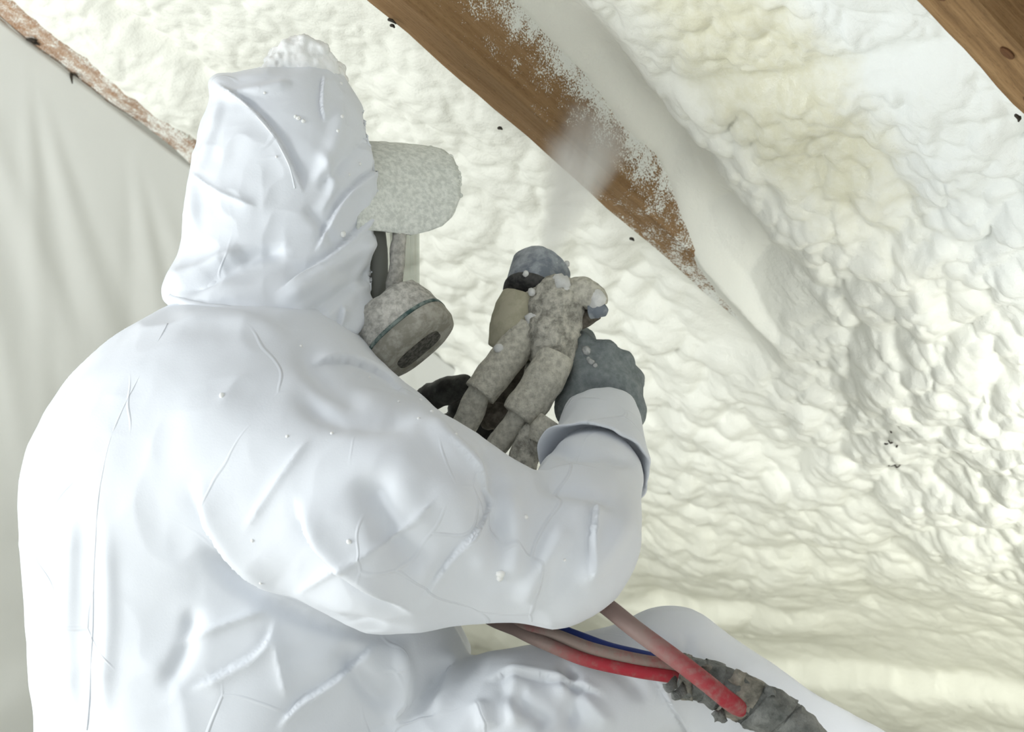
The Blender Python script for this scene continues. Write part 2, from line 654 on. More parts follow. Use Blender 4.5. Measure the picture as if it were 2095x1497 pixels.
# ---------------------------------------------------------------- sprayed foam
def mat_foam(name):
    a = NT(name, .5, .35)
    X = a.xyz()
    big = a.noise(5, 3)
    col = a.mix(a.rng(big, .35, .65), (.845, .845, .775), (.87, .868, .795))
    yel = a.rng(a.math('ADD', X[1], a.math('MULTIPLY', big, .5)), -.25, -1.15)
    col = a.mix(yel, col, (.85, .84, .715))
    # whiter, older foam up towards the near rafter
    wm = a.math('MULTIPLY', a.rng(a.math('ADD', X[0], a.math('MULTIPLY', a.noise(9, 3), .2)), .48, .66), a.rng(X[1], -.55, -.1))
    col = a.mix(a.math('MULTIPLY', wm, .9), col, (.80, .825, .81))
    # the wet, freshly sprayed patch is tan
    d2 = a.n('VectorMath', operation='DISTANCE')
    mp = a.n('Mapping'); mp.inputs['Scale'].default_value = (1.5, .75, 0)
    a.l(a.tc.outputs['Object'], mp.inputs[0]); a.l(mp.outputs[0], d2.inputs[0])
    d2.inputs[1].default_value = (.40 * 1.5, .05 * .75, 0)
    wet = a.rng(a.math('ADD', d2.outputs['Value'], a.math('MULTIPLY', a.math('SUBTRACT', a.noise(22, 4), .5), .16)), .235, .09)
    wet = a.math('MULTIPLY', wet, a.rng(a.noise(60, 3), .35, .62, .7, 1))
    col = a.mix(wet, col, (.72, .70, .55))
    a.base(col)
    a.l(a.rng(wet, 0, 1, .55, .3), a.b.inputs['Roughness'])
    a.bump(a.noise(170, 3, .65), .4, .003)
    return a.m


FOAM = mat_foam('sprayed_foam')


def foam_grid(E_a, E_b, S_a, S_b, step, height, cut=None):
    nx = int((E_b - E_a) / step) + 1
    ny = int((S_b - S_a) / step) + 1
    E_, S_ = np.meshgrid(np.linspace(E_a, E_b, nx), np.linspace(S_a, S_b, ny), indexing='ij')
    e, s = E_.ravel(), S_.ravel()
    h, gx, gy = height(e, s)
    V = np.stack([e - E0 + gx, -(s - S0) + gy, h], 1)
    i = np.arange(nx * ny).reshape(nx, ny)
    Q = np.stack([i[:-1, :-1].ravel(), i[:-1, 1:].ravel(), i[1:, 1:].ravel(), i[1:, :-1].ravel()], 1)
    if cut is not None:
        keep = ~cut(e, s)[Q].all(1)
        Q = Q[keep]
        used = np.unique(Q)
        mp = np.zeros(len(V), np.int64); mp[used] = np.arange(len(used))
        V = V[used]; Q = mp[Q]
    return V, Q


def lumps(e, s, size, seed, warp=.22, sx=1.0, long=1.9):
    # bubbles slump: longer along the fall of the spray than across it
    a, b = (-.82 * e + .58 * s) / long, .58 * e + .82 * s
    e, s = a, b
    p = np.stack([e / size / 2, s / size / 2, np.zeros_like(e)], 1)
    wx = fbm(p + 11.3, seed + 40, 2) * warp * 2
    wy = fbm(p + 57.1, seed + 41, 2) * warp * 2
    return bubbles(e / size / sx + wx, s / size + wy, seed)


def n2(e, s, size, seed, oct=3):
    return fbm(np.stack([e / size, s / size, np.full_like(e, seed * 3.7)], 1), seed, oct)


def height_mid(e, s):
    """bay between the sheeted rafter and the middle rafter, and the covered roof lower down"""
    up = 1 - sstep(1.75, 2.35, s)
    low = sstep(2.3, 3.0, s)
    base = -.012 + .05 * sstep(1.9, 2.6, s) + .022 * n2(e, s, .30, 3)
    # a rolled strip beside the far rafter
    x = e + 3.075
    base = base + .028 * np.exp(-((x - .14) / .085) ** 2) * (1 - sstep(1.36, 1.62, s)) - .018 * np.exp(-((x - .27) / .022) ** 2) * (1 - sstep(1.30, 1.5, s))
    big = lumps(e, s, .085, 5) * (.008 + .008 * sstep(1.5, 1.9, s) + .010 * sstep(1.9, 2.4, s)) * (1 - .6 * low)
    mid = lumps(e, s, .042, 6, long=1.5) * (.009 * sstep(1.25, 1.55, s) + .007 * sstep(1.6, 1.9, s)) * (1 - .85 * low)
    fin = lumps(e, s, .019, 7, long=1.5) * .0042 * (1 - .6 * low)
    tiny = n2(e, s, .012, 8, 2) * .0012
    band = .022 * np.tanh(6 * n2(e * .25, s, .16, 12, 2)) * low
    # lower at both rafters, where the rafters still show
    near = np.minimum(np.abs(e + 2.333), np.abs(e + 3.01))
    edge = np.exp(-(near / .05) ** 2) * up
    top = base + big + mid + fin + tiny + band
    top = top * (1 - .55 * edge) - .012 * edge
    # over the far rafter's own face: stay behind it where it shows
    over = (e < -3.045 + .014 * n2(e, s, .04, 19)) & (s < 1.66)
    top = np.where(over, np.minimum(top, -.05), top)
    gx = n2(e, s, .05, 21, 2) * .010
    gy = n2(e, s, .05, 22, 2) * .006 - .1 * big
    gx = gx * (1 - np.exp(-(np.abs(e + 2.335) / .03) ** 2))
    j = sstep(-2.47, -2.34, e) * sstep(1.90, 2.02, s)
    if (j > 0).any():
        m = j > 0
        t2, x2, y2 = height_near(e[m], s[m])
        top[m] += (t2 - top[m]) * j[m]; gx[m] += (x2 - gx[m]) * j[m]; gy[m] += (y2 - gy[m]) * j[m]
    return top, gx, gy


def height_near(e, s):
    """bay between the middle rafter and the near rafter"""
    x = e + 2.267                                   # from the middle rafter's right face
    fill = np.interp(s, [1.0, 1.3, 1.5, 1.68, 1.82, 1.95, 2.06, 2.25, 2.7, 3.6], [-.135, -.132, -.122, -.105, -.065, -.02, .012, .03, .045, .05])
    interior = np.interp(s, [1.0, 1.3, 1.5, 1.7, 1.9, 2.1, 2.4, 3.6], [-.095, -.09, -.07, -.045, -.012, .022, .04, .045])
    t = sstep(.03, .20, x)
    base = fill * (1 - t) + interior * t + .018 * n2(e, s, .26, 31) * sstep(.02, .15, x)
    base = base + .030 * np.exp(-(np.maximum(x, 0) / .028) ** 2) * (1 - sstep(1.8, 2.0, s))     # fillet against the rafter
    rough = sstep(1.42, 1.80, s + .10 * n2(e, s, .2, 35))
    low = sstep(2.35, 2.95, s)
    quiet = sstep(.02, .17, x - .05 * rough + .04 * n2(e, s, .07, 39))
    quiet = np.maximum(quiet, .8 * sstep(1.86, 2.12, s + .10 * n2(e, s, .12, 38)))
    bandS = 1.545 + .02 * n2(e, s, .3, 37)
    strip = np.exp(-((s - bandS) / .022) ** 2) * sstep(.1, .25, x)
    big = lumps(e, s, .095, 15) * (.024 * rough) * (1 - .3 * low)
    mid = lumps(e, s, .044, 16, long=1.5) * (.008 + .012 * rough) * quiet * (1 - .75 * low) * (1 - .9 * strip)
    fin = lumps(e, s, .019, 17, sx=1.0, long=1.5) * (.0080 + .001 * rough) * quiet * (1 - .6 * low) * (1 - .9 * strip)
    tiny = n2(e, s, .008, 18, 2) * .0014
    step = .012 * sstep(-.015, .012, s - bandS) * (1 - sstep(.05, .16, s - bandS)) * sstep(.08, .22, x)
    band = .020 * np.tanh(6 * n2(e * .25, s, .16, 12, 2)) * low
    top = base + big + mid + fin + tiny + step + band
    # foam creeps over the rafter from its right edge, so the bare wood tapers out
    creep = (s - (1.76 + np.clip(-x / .066, 0, 1) * .24) + .03 * n2(e, s, .03, 40)) * .12
    onr = (1 - sstep(-.004, .02, x)) * (1 - sstep(2.0, 2.12, s)) * sstep(1.70, 1.86, s)
    top = top * (1 - onr) + np.minimum(np.maximum(creep, -.03), .03) * onr
    gx = n2(e, s, .05, 23, 2) * .008 * quiet
    gy = n2(e, s, .05, 24, 2) * .008 * quiet - .12 * big
    return top, gx, gy


V, Q = foam_grid(-4.55, -2.330, 1.0, 3.62, .0038, height_mid, cut=lambda e, s: (e < -3.2) & (s < 2.0))
o = mk('spray_foam', V, Q, FOAM, matrix=ROOF)
tag(o, 'cream sprayed foam filling the bay behind the worker and the lower roof', 'spray foam', kind='stuff')
V, Q = foam_grid(-2.332, -1.585, 1.0, 3.62, .0030, height_near, cut=lambda e, s: (e < -2.275) & (s < 1.72))
o = mk('spray_foam', V, Q, FOAM, matrix=ROOF)
tag(o, 'white lumpy sprayed foam in the bay between the middle and right rafters', 'spray foam', kind='stuff')

# unseen wall added along the right to block ambient light
BLOCKER = mat_dust('grey_light_blocker', (.44, .46, .46), (.50, .52, .52), 30, .8, .001)
wr0 = mk('light_blocker_right', [(2.0, -3, 0), (2.0, 6.4, 0), (2.0, 6.4, 2.6), (2.0, -3, 2.6), (2.03, -3, 0), (2.03, 6.4, 0), (2.03, 6.4, 2.6), (2.03, -3, 2.6)],
         [(3, 2, 1, 0), (4, 5, 6, 7), (0, 1, 5, 4), (1, 2, 6, 5), (2, 3, 7, 6), (3, 0, 4, 7)], BLOCKER, smooth=False)
tag(wr0, kind='structure')

# attic floor
FLOORM = mat_dust('pale_bounce_floor', (.74, .73, .68), (.80, .79, .75), 12, .9, .004)  # added pale covering, out of view, bounces light up onto the foam
fl = mk('floor', [(-3.5, -2.5, -.03), (3.5, -2.5, -.03), (3.5, 6.5, -.03), (-3.5, 6.5, -.03), (-3.5, -2.5, 0), (3.5, -2.5, 0), (3.5, 6.5, 0), (-3.5, 6.5, 0)],
        [(3, 2, 1, 0), (4, 5, 6, 7), (0, 1, 5, 4), (1, 2, 6, 5), (2, 3, 7, 6), (3, 0, 4, 7)], FLOORM, smooth=False)
tag(fl, kind='structure')

# ---------------------------------------------------------------- plastic sheet stapled under the far rafter
def mat_poly():
    a = NT('milky_polythene', .38, .45)
    a.base((.88, .885, .85))
    a.b.inputs['Transmission Weight'].default_value = 0
    tr = a.n('BsdfTranslucent'); tr.inputs[0].default_value = (.8, .8, .74, 1)
    mx = a.n('MixShader'); mx.inputs[0].default_value = .3
    out = a.t.nodes['Material Output']
    a.l(a.b.outputs[0], mx.inputs[1]); a.l(tr.outputs[0], mx.inputs[2]); a.l(mx.outputs[0], out.inputs[0])
    a.bump(a.noise(16, 3), .25, .004)
    return a.m


POLY = mat_poly()
nt, nh = 150, 170
T_, H_ = np.meshgrid(np.linspace(0, 1, nt), np.linspace(0, 1, nh), indexing='ij')
Ss = .95 + T_.ravel() * 1.35
hh = H_.ravel()
top = np.array([roof_pt(-3.068, s_, .004) for s_ in Ss])
hang = (top[:, 2] - .01) * hh
V = top.copy()
V[:, 2] -= hang
# the sheet leans in under the roof and falls in fans from its staples
lean = sstep(0, 1, hh)
V[:, 0] += -.40 * hh
V[:, 1] += .48 * hh
st = np.array([1.03, 1.205, 1.40, 1.535, 1.78, 2.0])
amp = np.zeros(len(Ss))
for k, s0 in enumerate(st):
    for j, (dr, wd, am) in enumerate(((.55, .030, .010), (.85, .035, .012), (1.15, .045, .011), (1.5, .05, .009))):
        x = (Ss - s0 - dr * hh * .9) / (wd * (.35 + 1.5 * hh))
        amp += am * np.exp(-x * x) * sstep(0, .12, hh) * (1 if (k + j) % 2 else -.8)
sag = .02 * np.sin(hh * 9 + Ss * 3) * hh + .02 * fbm(np.stack([Ss * 2.5, hh * 3, hh * 0], 1), 77, 3) * sstep(0, .3, hh)
V[:, 1] += -(amp * .26 + sag) * .8
V[:, 0] += (amp * .26 + sag) * .55
i = np.arange(nt * nh).reshape(nt, nh)
Q = np.stack([i[:-1, :-1].ravel(), i[1:, :-1].ravel(), i[1:, 1:].ravel(), i[:-1, 1:].ravel()], 1)
sheet = mk('plastic_sheet', V, Q, POLY)
so = sheet.modifiers.new('thick', 'SOLIDIFY'); so.thickness = .0012
tag(sheet, 'milky plastic sheet hanging in folds from the rafter behind the worker', 'plastic sheet')

# ---------------------------------------------------------------- the worker
person = empty('person', (-.20, 2.8, 0))
tag(person, 'worker in white hooded coverall, cap and dark gloves spraying foam', 'person')

torso = Loft([(585, 430, 640, 2.80, .07), (620, 345, 690, 2.79, .10), (660, 275, 735, 2.78, .15), (700, 222, 770, 2.78, .18), (770, 150, 800, 2.78, .20), (840, 101, 810, 2.78, .21),
              (910, 65, 815, 2.78, .215), (980, 46, 820, 2.78, .215), (1050, 43, 830, 2.78, .21), (1120, 50, 850, 2.78, .205), (1250, 60, 925, 2.78, .20),
              (1330, 68, 972, 2.78, .20), (1390, 72, 962, 2.78, .20), (1440, 74, 935, 2.78, .20), (1497, 78, 905, 2.78, .20), (1600, 80, 880, 2.79, .21), (1720, 80, 860, 2.8, .21),
              (1800, 110, 830, 2.8, .19), (1850, 200, 760, 2.8, .12)])


def body(x, y, z):
    d = torso(x, y, z, 2.2)
    # near shoulder and upper arm
    sh = cone(x, y, z, P(520, 850, 2.70), P(760, 935, 2.66), .115, .088)
    ua = smin(cone(x, y, z, P(520, 940, 2.66), P(810, 1058, 2.58), .130, .118), cone(x, y, z, P(810, 1058, 2.58), P(1140, 1146, 2.585), .118, .070), .02)
    d = smin(d, sh, .05)
    fa = smin(cone(x, y, z, P(1168, 1112, 2.59), P(1212, 985, 2.70), .076, .055), cone(x, y, z, P(1212, 985, 2.70), P(1226, 890, 2.80), .052, .040), .015)
    arm = smin(ua, fa, .014)
    d = smin(d, arm, .022)
    # far arm, reaching round to the gun
    la = smin(cone(x, y, z, P(560, 900, 2.95), P(790, 1090, 3.04), .10, .075), cone(x, y, z, P(790, 1090, 3.04), P(850, 925, 2.98), .07, .045), .02)
    d = smin(d, la, .03)
    # near leg: knee up, foot forward on the floor
    lg = smin(cone(x, y, z, P(560, 1700, 2.72), P(1050, 1512, 2.70), .135, .092), cone(x, y, z, P(1050, 1512, 2.70), P(1350, 1362, 2.72), .092, .060), .03)
    kn = smin(lg, cone(x, y, z, P(1385, 1362, 2.72), P(1760, 1600, 2.76), .060, .058), .03)
    kn = smin(kn, cone(x, y, z, P(1760, 1600, 2.76), P(2060, 1900, 2.80), .058, .055), .03)
    d = smin(d, kn, .010)
    # far leg folded under, knee on the floor
    ll = smin(cone(x, y, z, P(560, 1750, 2.92), P(960, 1930, 3.02), .12, .066), cone(x, y, z, P(960, 1930, 3.02), P(420, 1960, 3.0), .062, .055), .02)
    d = smin(d, ll, .03)
    return d


V, Q = surface_nets(body, (-.66, 2.36, -.02), (.68, 3.22, .86), .0066)
V[:, 2] = np.maximum(V[:, 2], .004)
V = relax(V, Q, 3, .5)
V, Q = refine(V, Q)
V = relax(V, Q, 2, .5)
N = normals(V, Q)
u, v = project(V)
facing = np.clip(-(N * (V - np.array([0, 0, CAMZ])) / np.linalg.norm(V - np.array([0, 0, CAMZ]), axis=1)[:, None]).sum(1) * 2.5 + .3, 0, 1)
disp = np.zeros(len(V))
FOLDS = [
    # (image polyline, width, height in mm, kind)
    ([(400, 1080), (455, 1165), (560, 1232), (690, 1280), (860, 1300)], 26, -9, 'ridge'),
    ([(380, 985), (420, 1080), (520, 1190), (600, 1240)], 40, 7, 'step'),
    ([(600, 1035), (640, 1110), (730, 1190), (850, 1260)], 42, 9, 'step'),
    ([(740, 960), (770, 1050), (830, 1150)], 40, -5, 'ridge'),
    ([(905, 1000), (830, 1090), (730, 1140), (590, 1225)], 14, 3.5, 'sharp'),
    ([(640, 890), (560, 1000), (500, 1090)], 18, 3, 'sharp'),
    ([(880, 880), (1000, 1000), (1010, 1040), (930, 1130), (850, 1240)], 22, 4, 'step'),
    ([(590, 790), (680, 860), (790, 860), (880, 830)], 34, -7, 'ridge'),
    ([(620, 745), (740, 740), (850, 810)], 26, 6, 'step'),
    ([(880, 835), (900, 900), (1000, 985), (1010, 1000)], 26, 6, 'ridge'),
    ([(980, 880), (1000, 960), (1020, 1050), (1000, 1120)], 24, -5, 'ridge'),
    ([(1220, 1010), (1208, 1100), (1205, 1190)], 16, 7, 'step'),
    ([(1085, 985), (1160, 1000), (1220, 1010), (1290, 1040)], 26, -6, 'ridge'),
    ([(1170, 1060), (1110, 1150), (1060, 1240)], 30, 5, 'ridge'),
    ([(1290, 1050), (1240, 1130), (1180, 1210)], 30, 5, 'ridge'),
    ([(1020, 990), (1060, 1090), (1040, 1200)], 34, 6, 'ridge'),
    ([(1100, 920), (1200, 930), (1310, 945)], 18, -6, 'ridge'),
    ([(395, 960), (425, 1080), (560, 1210)], 70, 8, 'step'),
    ([(600, 1010), (660, 1130), (800, 1240)], 70, 9, 'step'),
    ([(745, 940), (800, 1070), (880, 1180)], 55, -8, 'ridge'),
    ([(900, 960), (960, 1080), (1010, 1200)], 50, 6, 'ridge'),
    # side of the trunk
    ([(350, 1330), (420, 1290), (560, 1240)], 18, 4, 'sharp'),
    ([(560, 1260), (540, 1330), (440, 1385), (380, 1410)], 22, 5, 'step'),
    ([(330, 1420), (380, 1330), (400, 1230)], 26, -5, 'ridge'),
    ([(780, 1300), (700, 1380), (600, 1440), (560, 1497)], 30, 6, 'step'),
    ([(690, 1310), (740, 1390), (800, 1460)], 30, -7, 'ridge'),
    ([(800, 1300), (830, 1390), (800, 1500)], 26, 6, 'ridge'),
    ([(560, 1300), (575, 1380), (590, 1430)], 16, 3, 'sharp'),
    ([(900, 1310), (930, 1390), (880, 1470)], 26, 5, 'ridge'),
    ([(150, 1020), (140, 1250), (150, 1490)], 20, 4, 'ridge'),
    ([(95, 1080), (105, 1300), (120, 1490)], 20, -4, 'ridge'),
    ([(215, 1050), (225, 1250), (210, 1490)], 24, 3.5, 'ridge'),
    # shoulder yoke
    ([(340, 650), (470, 650), (600, 690)], 24, 4, 'ridge'),
    ([(600, 700), (660, 790), (760, 830)], 30, -4, 'ridge'),
    # thigh and knee
    ([(985, 1400), (1060, 1380), (1160, 1395), (1250, 1430)], 26, 7, 'step'),
    ([(1010, 1400), (1090, 1450), (1130, 1497)], 26, -6, 'ridge'),
    ([(1120, 1385), (1200, 1440), (1260, 1497)], 24, 6, 'ridge'),
    ([(1180, 1320), (1270, 1370), (1330, 1440)], 24, -5, 'ridge'),
    ([(980, 1430), (1000, 1497)], 22, 5, 'ridge'),
    ([(1270, 1270), (1420, 1330), (1560, 1440)], 30, 4, 'ridge'),
    ([(1410, 1290), (1400, 1340), (1430, 1400)], 20, -4, 'ridge'),
    ([(1322, 1330), (1345, 1400), (1408, 1500), (1440, 1540)], 18, 6, 'step'),
    ([(1060, 1365), (1040, 1430), (1060, 1497)], 22, 6, 'ridge'),
    ([(1150, 1350), (1180, 1420), (1170, 1500)], 22, -6, 'ridge'),
]
for poly, wid, amp_, kind in FOLDS:
    disp += fold(u, v, poly, wid * .75, kind) * amp_ * .0017 * facing
# crumple of a stiff sheet
q = V * np.array([9, 9, 7.0])
q = q + .35 * np.stack([fbm(q * .7 + 5, 91, 2), fbm(q * .7 + 15, 92, 2), fbm(q * .7 + 25, 93, 2)], 1)
disp += (np.abs(fbm(q, 95, 2)) - .22) * -.009 + fbm(V * 5, 96, 2) * .006
q2 = V * 24
q2 = q2 + .5 * np.stack([fbm(q2 * .5 + 5, 81, 2), fbm(q2 * .5 + 15, 82, 2), fbm(q2 * .5 + 25, 83, 2)], 1)
disp += (np.abs(vnoise(q2, 97)) - .25) * -.0014
V = V + N * disp[:, None]
V[:, 2] = np.maximum(V[:, 2], .003)
coverall = mk('coverall', V, Q, SUIT, person)
coverall['label'] = 'white nonwoven protective coverall with deep creases'
BODY_V, BODY_N = V, N


def on_body(uu, vv, d_off=.002):
    """nearest point of the suit under a pixel"""
    pu, pv = project(BODY_V)
    m = np.where((np.abs(pu - uu) < 8) & (np.abs(pv - vv) < 8))[0]
    k = m[np.argmin(BODY_V[m, 1])]
    return BODY_V[k] + BODY_N[k] * d_off, BODY_N[k]


# ---- hood
HROWS = [(128, 560, 680, 2.80, .03), (140, 520, 697, 2.80, .05), (165, 447, 713, 2.80, .072), (200, 430, 733, 2.80, .086), (245, 416, 760, 2.80, .098), (300, 402, 785, 2.80, .106),
         (330, 395, 794, 2.80, .108), (400, 381, 801, 2.80, .110), (440, 376, 794, 2.80, .110), (490, 376, 785, 2.80, .110), (525, 368, 782, 2.80, .112),
         (560, 346, 783, 2.80, .118), (590, 335, 780, 2.79, .124), (620, 336, 774, 2.79, .128), (650, 390, 766, 2.785, .125), (690, 480, 748, 2.78, .115), (715, 560, 738, 2.78, .10)]
hood_o = Loft(HROWS)
hood_i = Loft(HROWS, extra=.012)
FW = np.array([math.cos(math.radians(24)), math.sin(math.radians(24))])
HC = P(600, 420, 2.80)


def hood(x, y, z):
    d = hood_o(x, y, z, 2.3)
    # hollow, open towards the face
    f = (x - HC[0]) * FW[0] + (y - HC[1]) * FW[1]
    s = -(x - HC[0]) * FW[1] + (y - HC[1]) * FW[0]
    g = np.minimum(f, .045)
    xi = HC[0] + g * FW[0] - s * FW[1]
    yi = HC[1] + g * FW[1] + s * FW[0]
    inner = hood_i(xi, yi, z, 2.3)
    face = (748.5 - 215) / F * 2.8 + CAMZ
    inner = smax(inner, z - face, .03)
    return np.maximum(d, -inner)


V, Q = surface_nets(hood, (-.46, 2.60, CAMZ + .0), (-.08, 3.0, CAMZ + .38), .0034)
V = relax(V, Q, 3, .5)
V, Q = refine(V, Q)
V = relax(V, Q, 2, .5)
N = normals(V, Q)
u, v = project(V)
facing = np.clip(-(N * (V - np.array([0, 0, CAMZ])) / np.linalg.norm(V - np.array([0, 0, CAMZ]), axis=1)[:, None]).sum(1) * 2.5 + .3, 0, 1)
disp = np.zeros(len(V))
HF = [
    ([(447, 172), (500, 205), (560, 265), (600, 340), (625, 400)], 22, -6, 'step'),
    ([(450, 200), (470, 190), (550, 180), (600, 165)], 14, 4, 'ridge'),
    ([(660, 150), (655, 210), (665, 250)], 12, 4, 'step'),
    ([(700, 200), (690, 290), (640, 380)], 20, 4, 'ridge'),
    ([(765, 270), (700, 330), (650, 390)], 16, -4, 'ridge'),
    ([(795, 330), (720, 380), (690, 420), (640, 520)], 18, 5, 'step'),
    ([(790, 400), (740, 460), (680, 520), (560, 600)], 16, 6, 'step'),
    ([(785, 470), (720, 520), (640, 580), (560, 620)], 22, 6, 'ridge'),
    ([(780, 540), (700, 600), (620, 650)], 18, -5, 'ridge'),
    ([(360, 610), (440, 560), (520, 520), (600, 512)], 18, -6, 'ridge'),
    ([(340, 580), (430, 545), (500, 510)], 22, 6, 'ridge'),
    ([(395, 350), (440, 390), (530, 425)], 12, 3, 'sharp'),
    ([(455, 190), (430, 300), (400, 360), (395, 420), (410, 500)], 12, 4, 'ridge'),
    ([(620, 420), (660, 460), (690, 510)], 14, -3, 'ridge'),
    ([(650, 300), (690, 380), (650, 440)], 14, 3, 'ridge'),
    ([(700, 620), (690, 670), (660, 690)], 14, 4, 'step'),
    ([(770, 600), (740, 650), (700, 690)], 16, 5, 'ridge'),
    ([(735, 480), (745, 520), (730, 600)], 14, 3, 'ridge'),
    ([(345, 615), (450, 630), (560, 645), (600, 690)], 8, 4, 'ridge'),
]
for poly, wid, amp_, kind in HF:
    disp += fold(u, v, poly, wid * .8, kind, .2) * amp_ * .0017 * facing
q = V * 17 + .4 * np.stack([fbm(V * 11 + 5, 51, 2), fbm(V * 11 + 15, 52, 2), fbm(V * 11 + 25, 53, 2)], 1)
disp += (np.abs(fbm(q, 54, 2)) - .22) * -.006
disp += (np.abs(vnoise(V * 42, 55)) - .25) * -.0009
# a raised peak at the back of the crown seam
disp += .010 * np.exp(-(((u - 447) / 26) ** 2 + ((v - 172) / 22) ** 2))
V = V + N * disp[:, None]
hoodo = mk('hood', V, Q, SUIT, person)
HOOD_V, HOOD_N = V, N


def on_hood(uu, vv, d_off=.002):
    pu, pv = project(HOOD_V)
    m = np.where((np.abs(pu - uu) < 7) & (np.abs(pv - vv) < 7))[0]
    if len(m) == 0:
        return None
    k = m[np.argmin(HOOD_V[m, 1])]
    return HOOD_V[k] + HOOD_N[k] * d_off, HOOD_N[k]


def along(fn, pts, n=24, off=.0005):
    """points on the cloth under an image polyline"""
    pts = np.array(pts, float)
    seg = np.r_[0, np.cumsum(np.linalg.norm(np.diff(pts, axis=0), axis=1))]
    out = []
    for t in np.linspace(0, seg[-1], n):
        r = fn(np.interp(t, seg, pts[:, 0]), np.interp(t, seg, pts[:, 1]), off)
        if r is not None: out.append(r[0])
    out = np.array(out)
    for k in range(3):
        out[1:-1] = (out[:-2] + 2 * out[1:-1] + out[2:]) / 4
    return out


# seams
mk('back_seam', *tube_mesh(along(on_body, [(338, 655), (290, 745), (250, 820), (215, 900), (195, 1000), (186, 1150), (182, 1320), (172, 1490)], 34, -.0004), .0013, 8, sub=3), SUIT, person)
mk('hood_seam', *tube_mesh(along(on_hood, [(452, 180), (500, 210), (555, 270), (592, 335), (610, 390)], 18, -.0006), .0013, 8, sub=3), SUIT, person)
mk('hood_hem', *tube_mesh(along(on_hood, [(342, 612), (400, 622), (480, 630), (555, 642), (600, 668), (650, 684), (720, 690)], 22, -.001), .0045, 10, sub=3, wob=.3), SUIT, person)

# rolled sleeve cuff
cuff_c = P(1234, 862, 2.818)
cuff_e = P(1214, 975, 2.702)
ax = cuff_e - cuff_c; Lc = np.linalg.norm(ax)
V, fs = lathe(cuff_c, ax, [(.010, .030), (-.004, .036), (-.008, .041), (-.004, .045), (.02, .048), (.05, .052), (Lc * .72, .058), (Lc * .90, .063), (Lc * .92, .0615), (Lc * .88, .056), (Lc * .6, .048)], 64, sx=1.0, up=(1, 0, 0))
V = np.array(V)
cd = V - (cuff_c + np.outer(((V - cuff_c) @ (ax / Lc)), ax / Lc))
V = V + cd * (fbm(V * np.array([26, 26, 14]), 61, 3) * .20 + .06 * np.abs(vnoise(V * 60, 62)))[:, None] + np.outer(fbm(V * 22, 63, 2) * .009, ax / Lc)
cf = mk('cuff', V, fs, SUIT, person)
sb = cf.modifiers.new('soft', 'SUBSURF'); sb.levels = 1; sb.render_levels = 1

# ---- foam stuck to the suit
WHITEFOAM = mat_dust('stuck_foam', (.84, .85, .84), (.88, .88, .87), 60, .6, .002, strength=.4)
rg = np.random.default_rng(3)
blobs = []
for k in range(46):
    t = rg.random()
    uu = 560 + 128 * t
    top_v = 82 + 46 * abs(t - .42) ** 1.2 * 2.2 + 22 * (t > .75) * (t - .75) * 4
    vv = top_v + rg.random() * (142 - top_v + 10 * t)
    blobs.append((P(uu, vv, 2.80 + (rg.random() - .5) * .07), .006 + .008 * rg.random()))
for uu, vv, r in ((548, 150, .010), (566, 132, .011), (590, 100, .012), (620, 92, .013), (652, 102, .012), (676, 128, .010), (600, 150, .012), (640, 150, .012), (560, 158, .008), (535, 158, .006), (610, 122, .014), (632, 128, .015), (655, 132, .013), (585, 128, .012), (622, 108, .012), (668, 146, .010), (575, 148, .010)):
    blobs.append((P(uu, vv, 2.765), r))


def clump(x, y, z):
    d = None
    for c, r in blobs:
        q = np.sqrt((x - c[0]) ** 2 + (y - c[1]) ** 2 + (z - c[2]) ** 2) - r
        d = q if d is None else smin(d, q, .006)
    return d


V, Q = surface_nets(clump, P(515, 172, 2.80) - np.array([0, .075, 0]), P(708, 62, 2.80) + np.array([0, .075, 0]), .0022)
V = relax(V, Q, 1, .4)
N = normals(V, Q)
V = V + N * (fbm(V * 90, 71, 4) * .0060)[:, None]
cl = mk('foam_clump', V, Q, WHITEFOAM, person)
cl['label'] = 'clump of white foam stuck on top of the hood'
ico = None


def speck(c, r, n, parent, mat=WHITEFOAM, name='foam_speck'):
    n = np.array(n, float)
    V, fs = lathe(np.array(c) - n * r * .3, n, [(0, r * .8), (r * .35, r), (r * .8, r * .8), (r * 1.1, r * .35)], 10)
    V = V + (V - np.array(c)) * (fbm(V * 170, 73, 2) * .45)[:, None]
    return mk(name, V, fs, mat, parent)


for uu, vv, r in ((617, 236, .0035), (606, 232, .0028), (625, 241, .003), (706, 233, .0024), (696, 262, .0022), (742, 332, .0026), (707, 484, .0042), (538, 196, .0022), (704, 165, .002), (620, 128, .003), (722, 350, .0018), (560, 320, .0015)):
    r_ = on_hood(uu, vv, 0)
    if r_: speck(r_[0], r * .9, r_[1], person)
for uu, vv, r in ((1024, 1180, .0062), (1030, 1186, .0042), (446, 803, .0032), (708, 1100, .0036), (512, 1110, .0022), (580, 885, .002), (890, 836, .003), (868, 812, .0024), (820, 815, .002), (850, 850, .002), (1083, 1050, .003), (1158, 1150, .002), (680, 880, .002), (940, 880, .0024), (620, 700, .002), (760, 765, .002), (530, 1200, .0018), (1275, 1345, .002)):
    p_, n_ = on_body(uu, vv, 0)
    speck(p_, r * .85, n_, person)

# ---- head and cap inside the hood
SKIN = NT('skin', .55, .4).base((.55, .36, .28)).m
f3 = np.array([FW[0], FW[1], 0])
s3 = np.array([-FW[1], FW[0], 0])
HD = P(600, 440, 2.81)


def loc(x, y, z):
    return (x - HD[0]) * FW[0] + (y - HD[1]) * FW[1], -(x - HD[0]) * FW[1] + (y - HD[1]) * FW[0], z - HD[2]


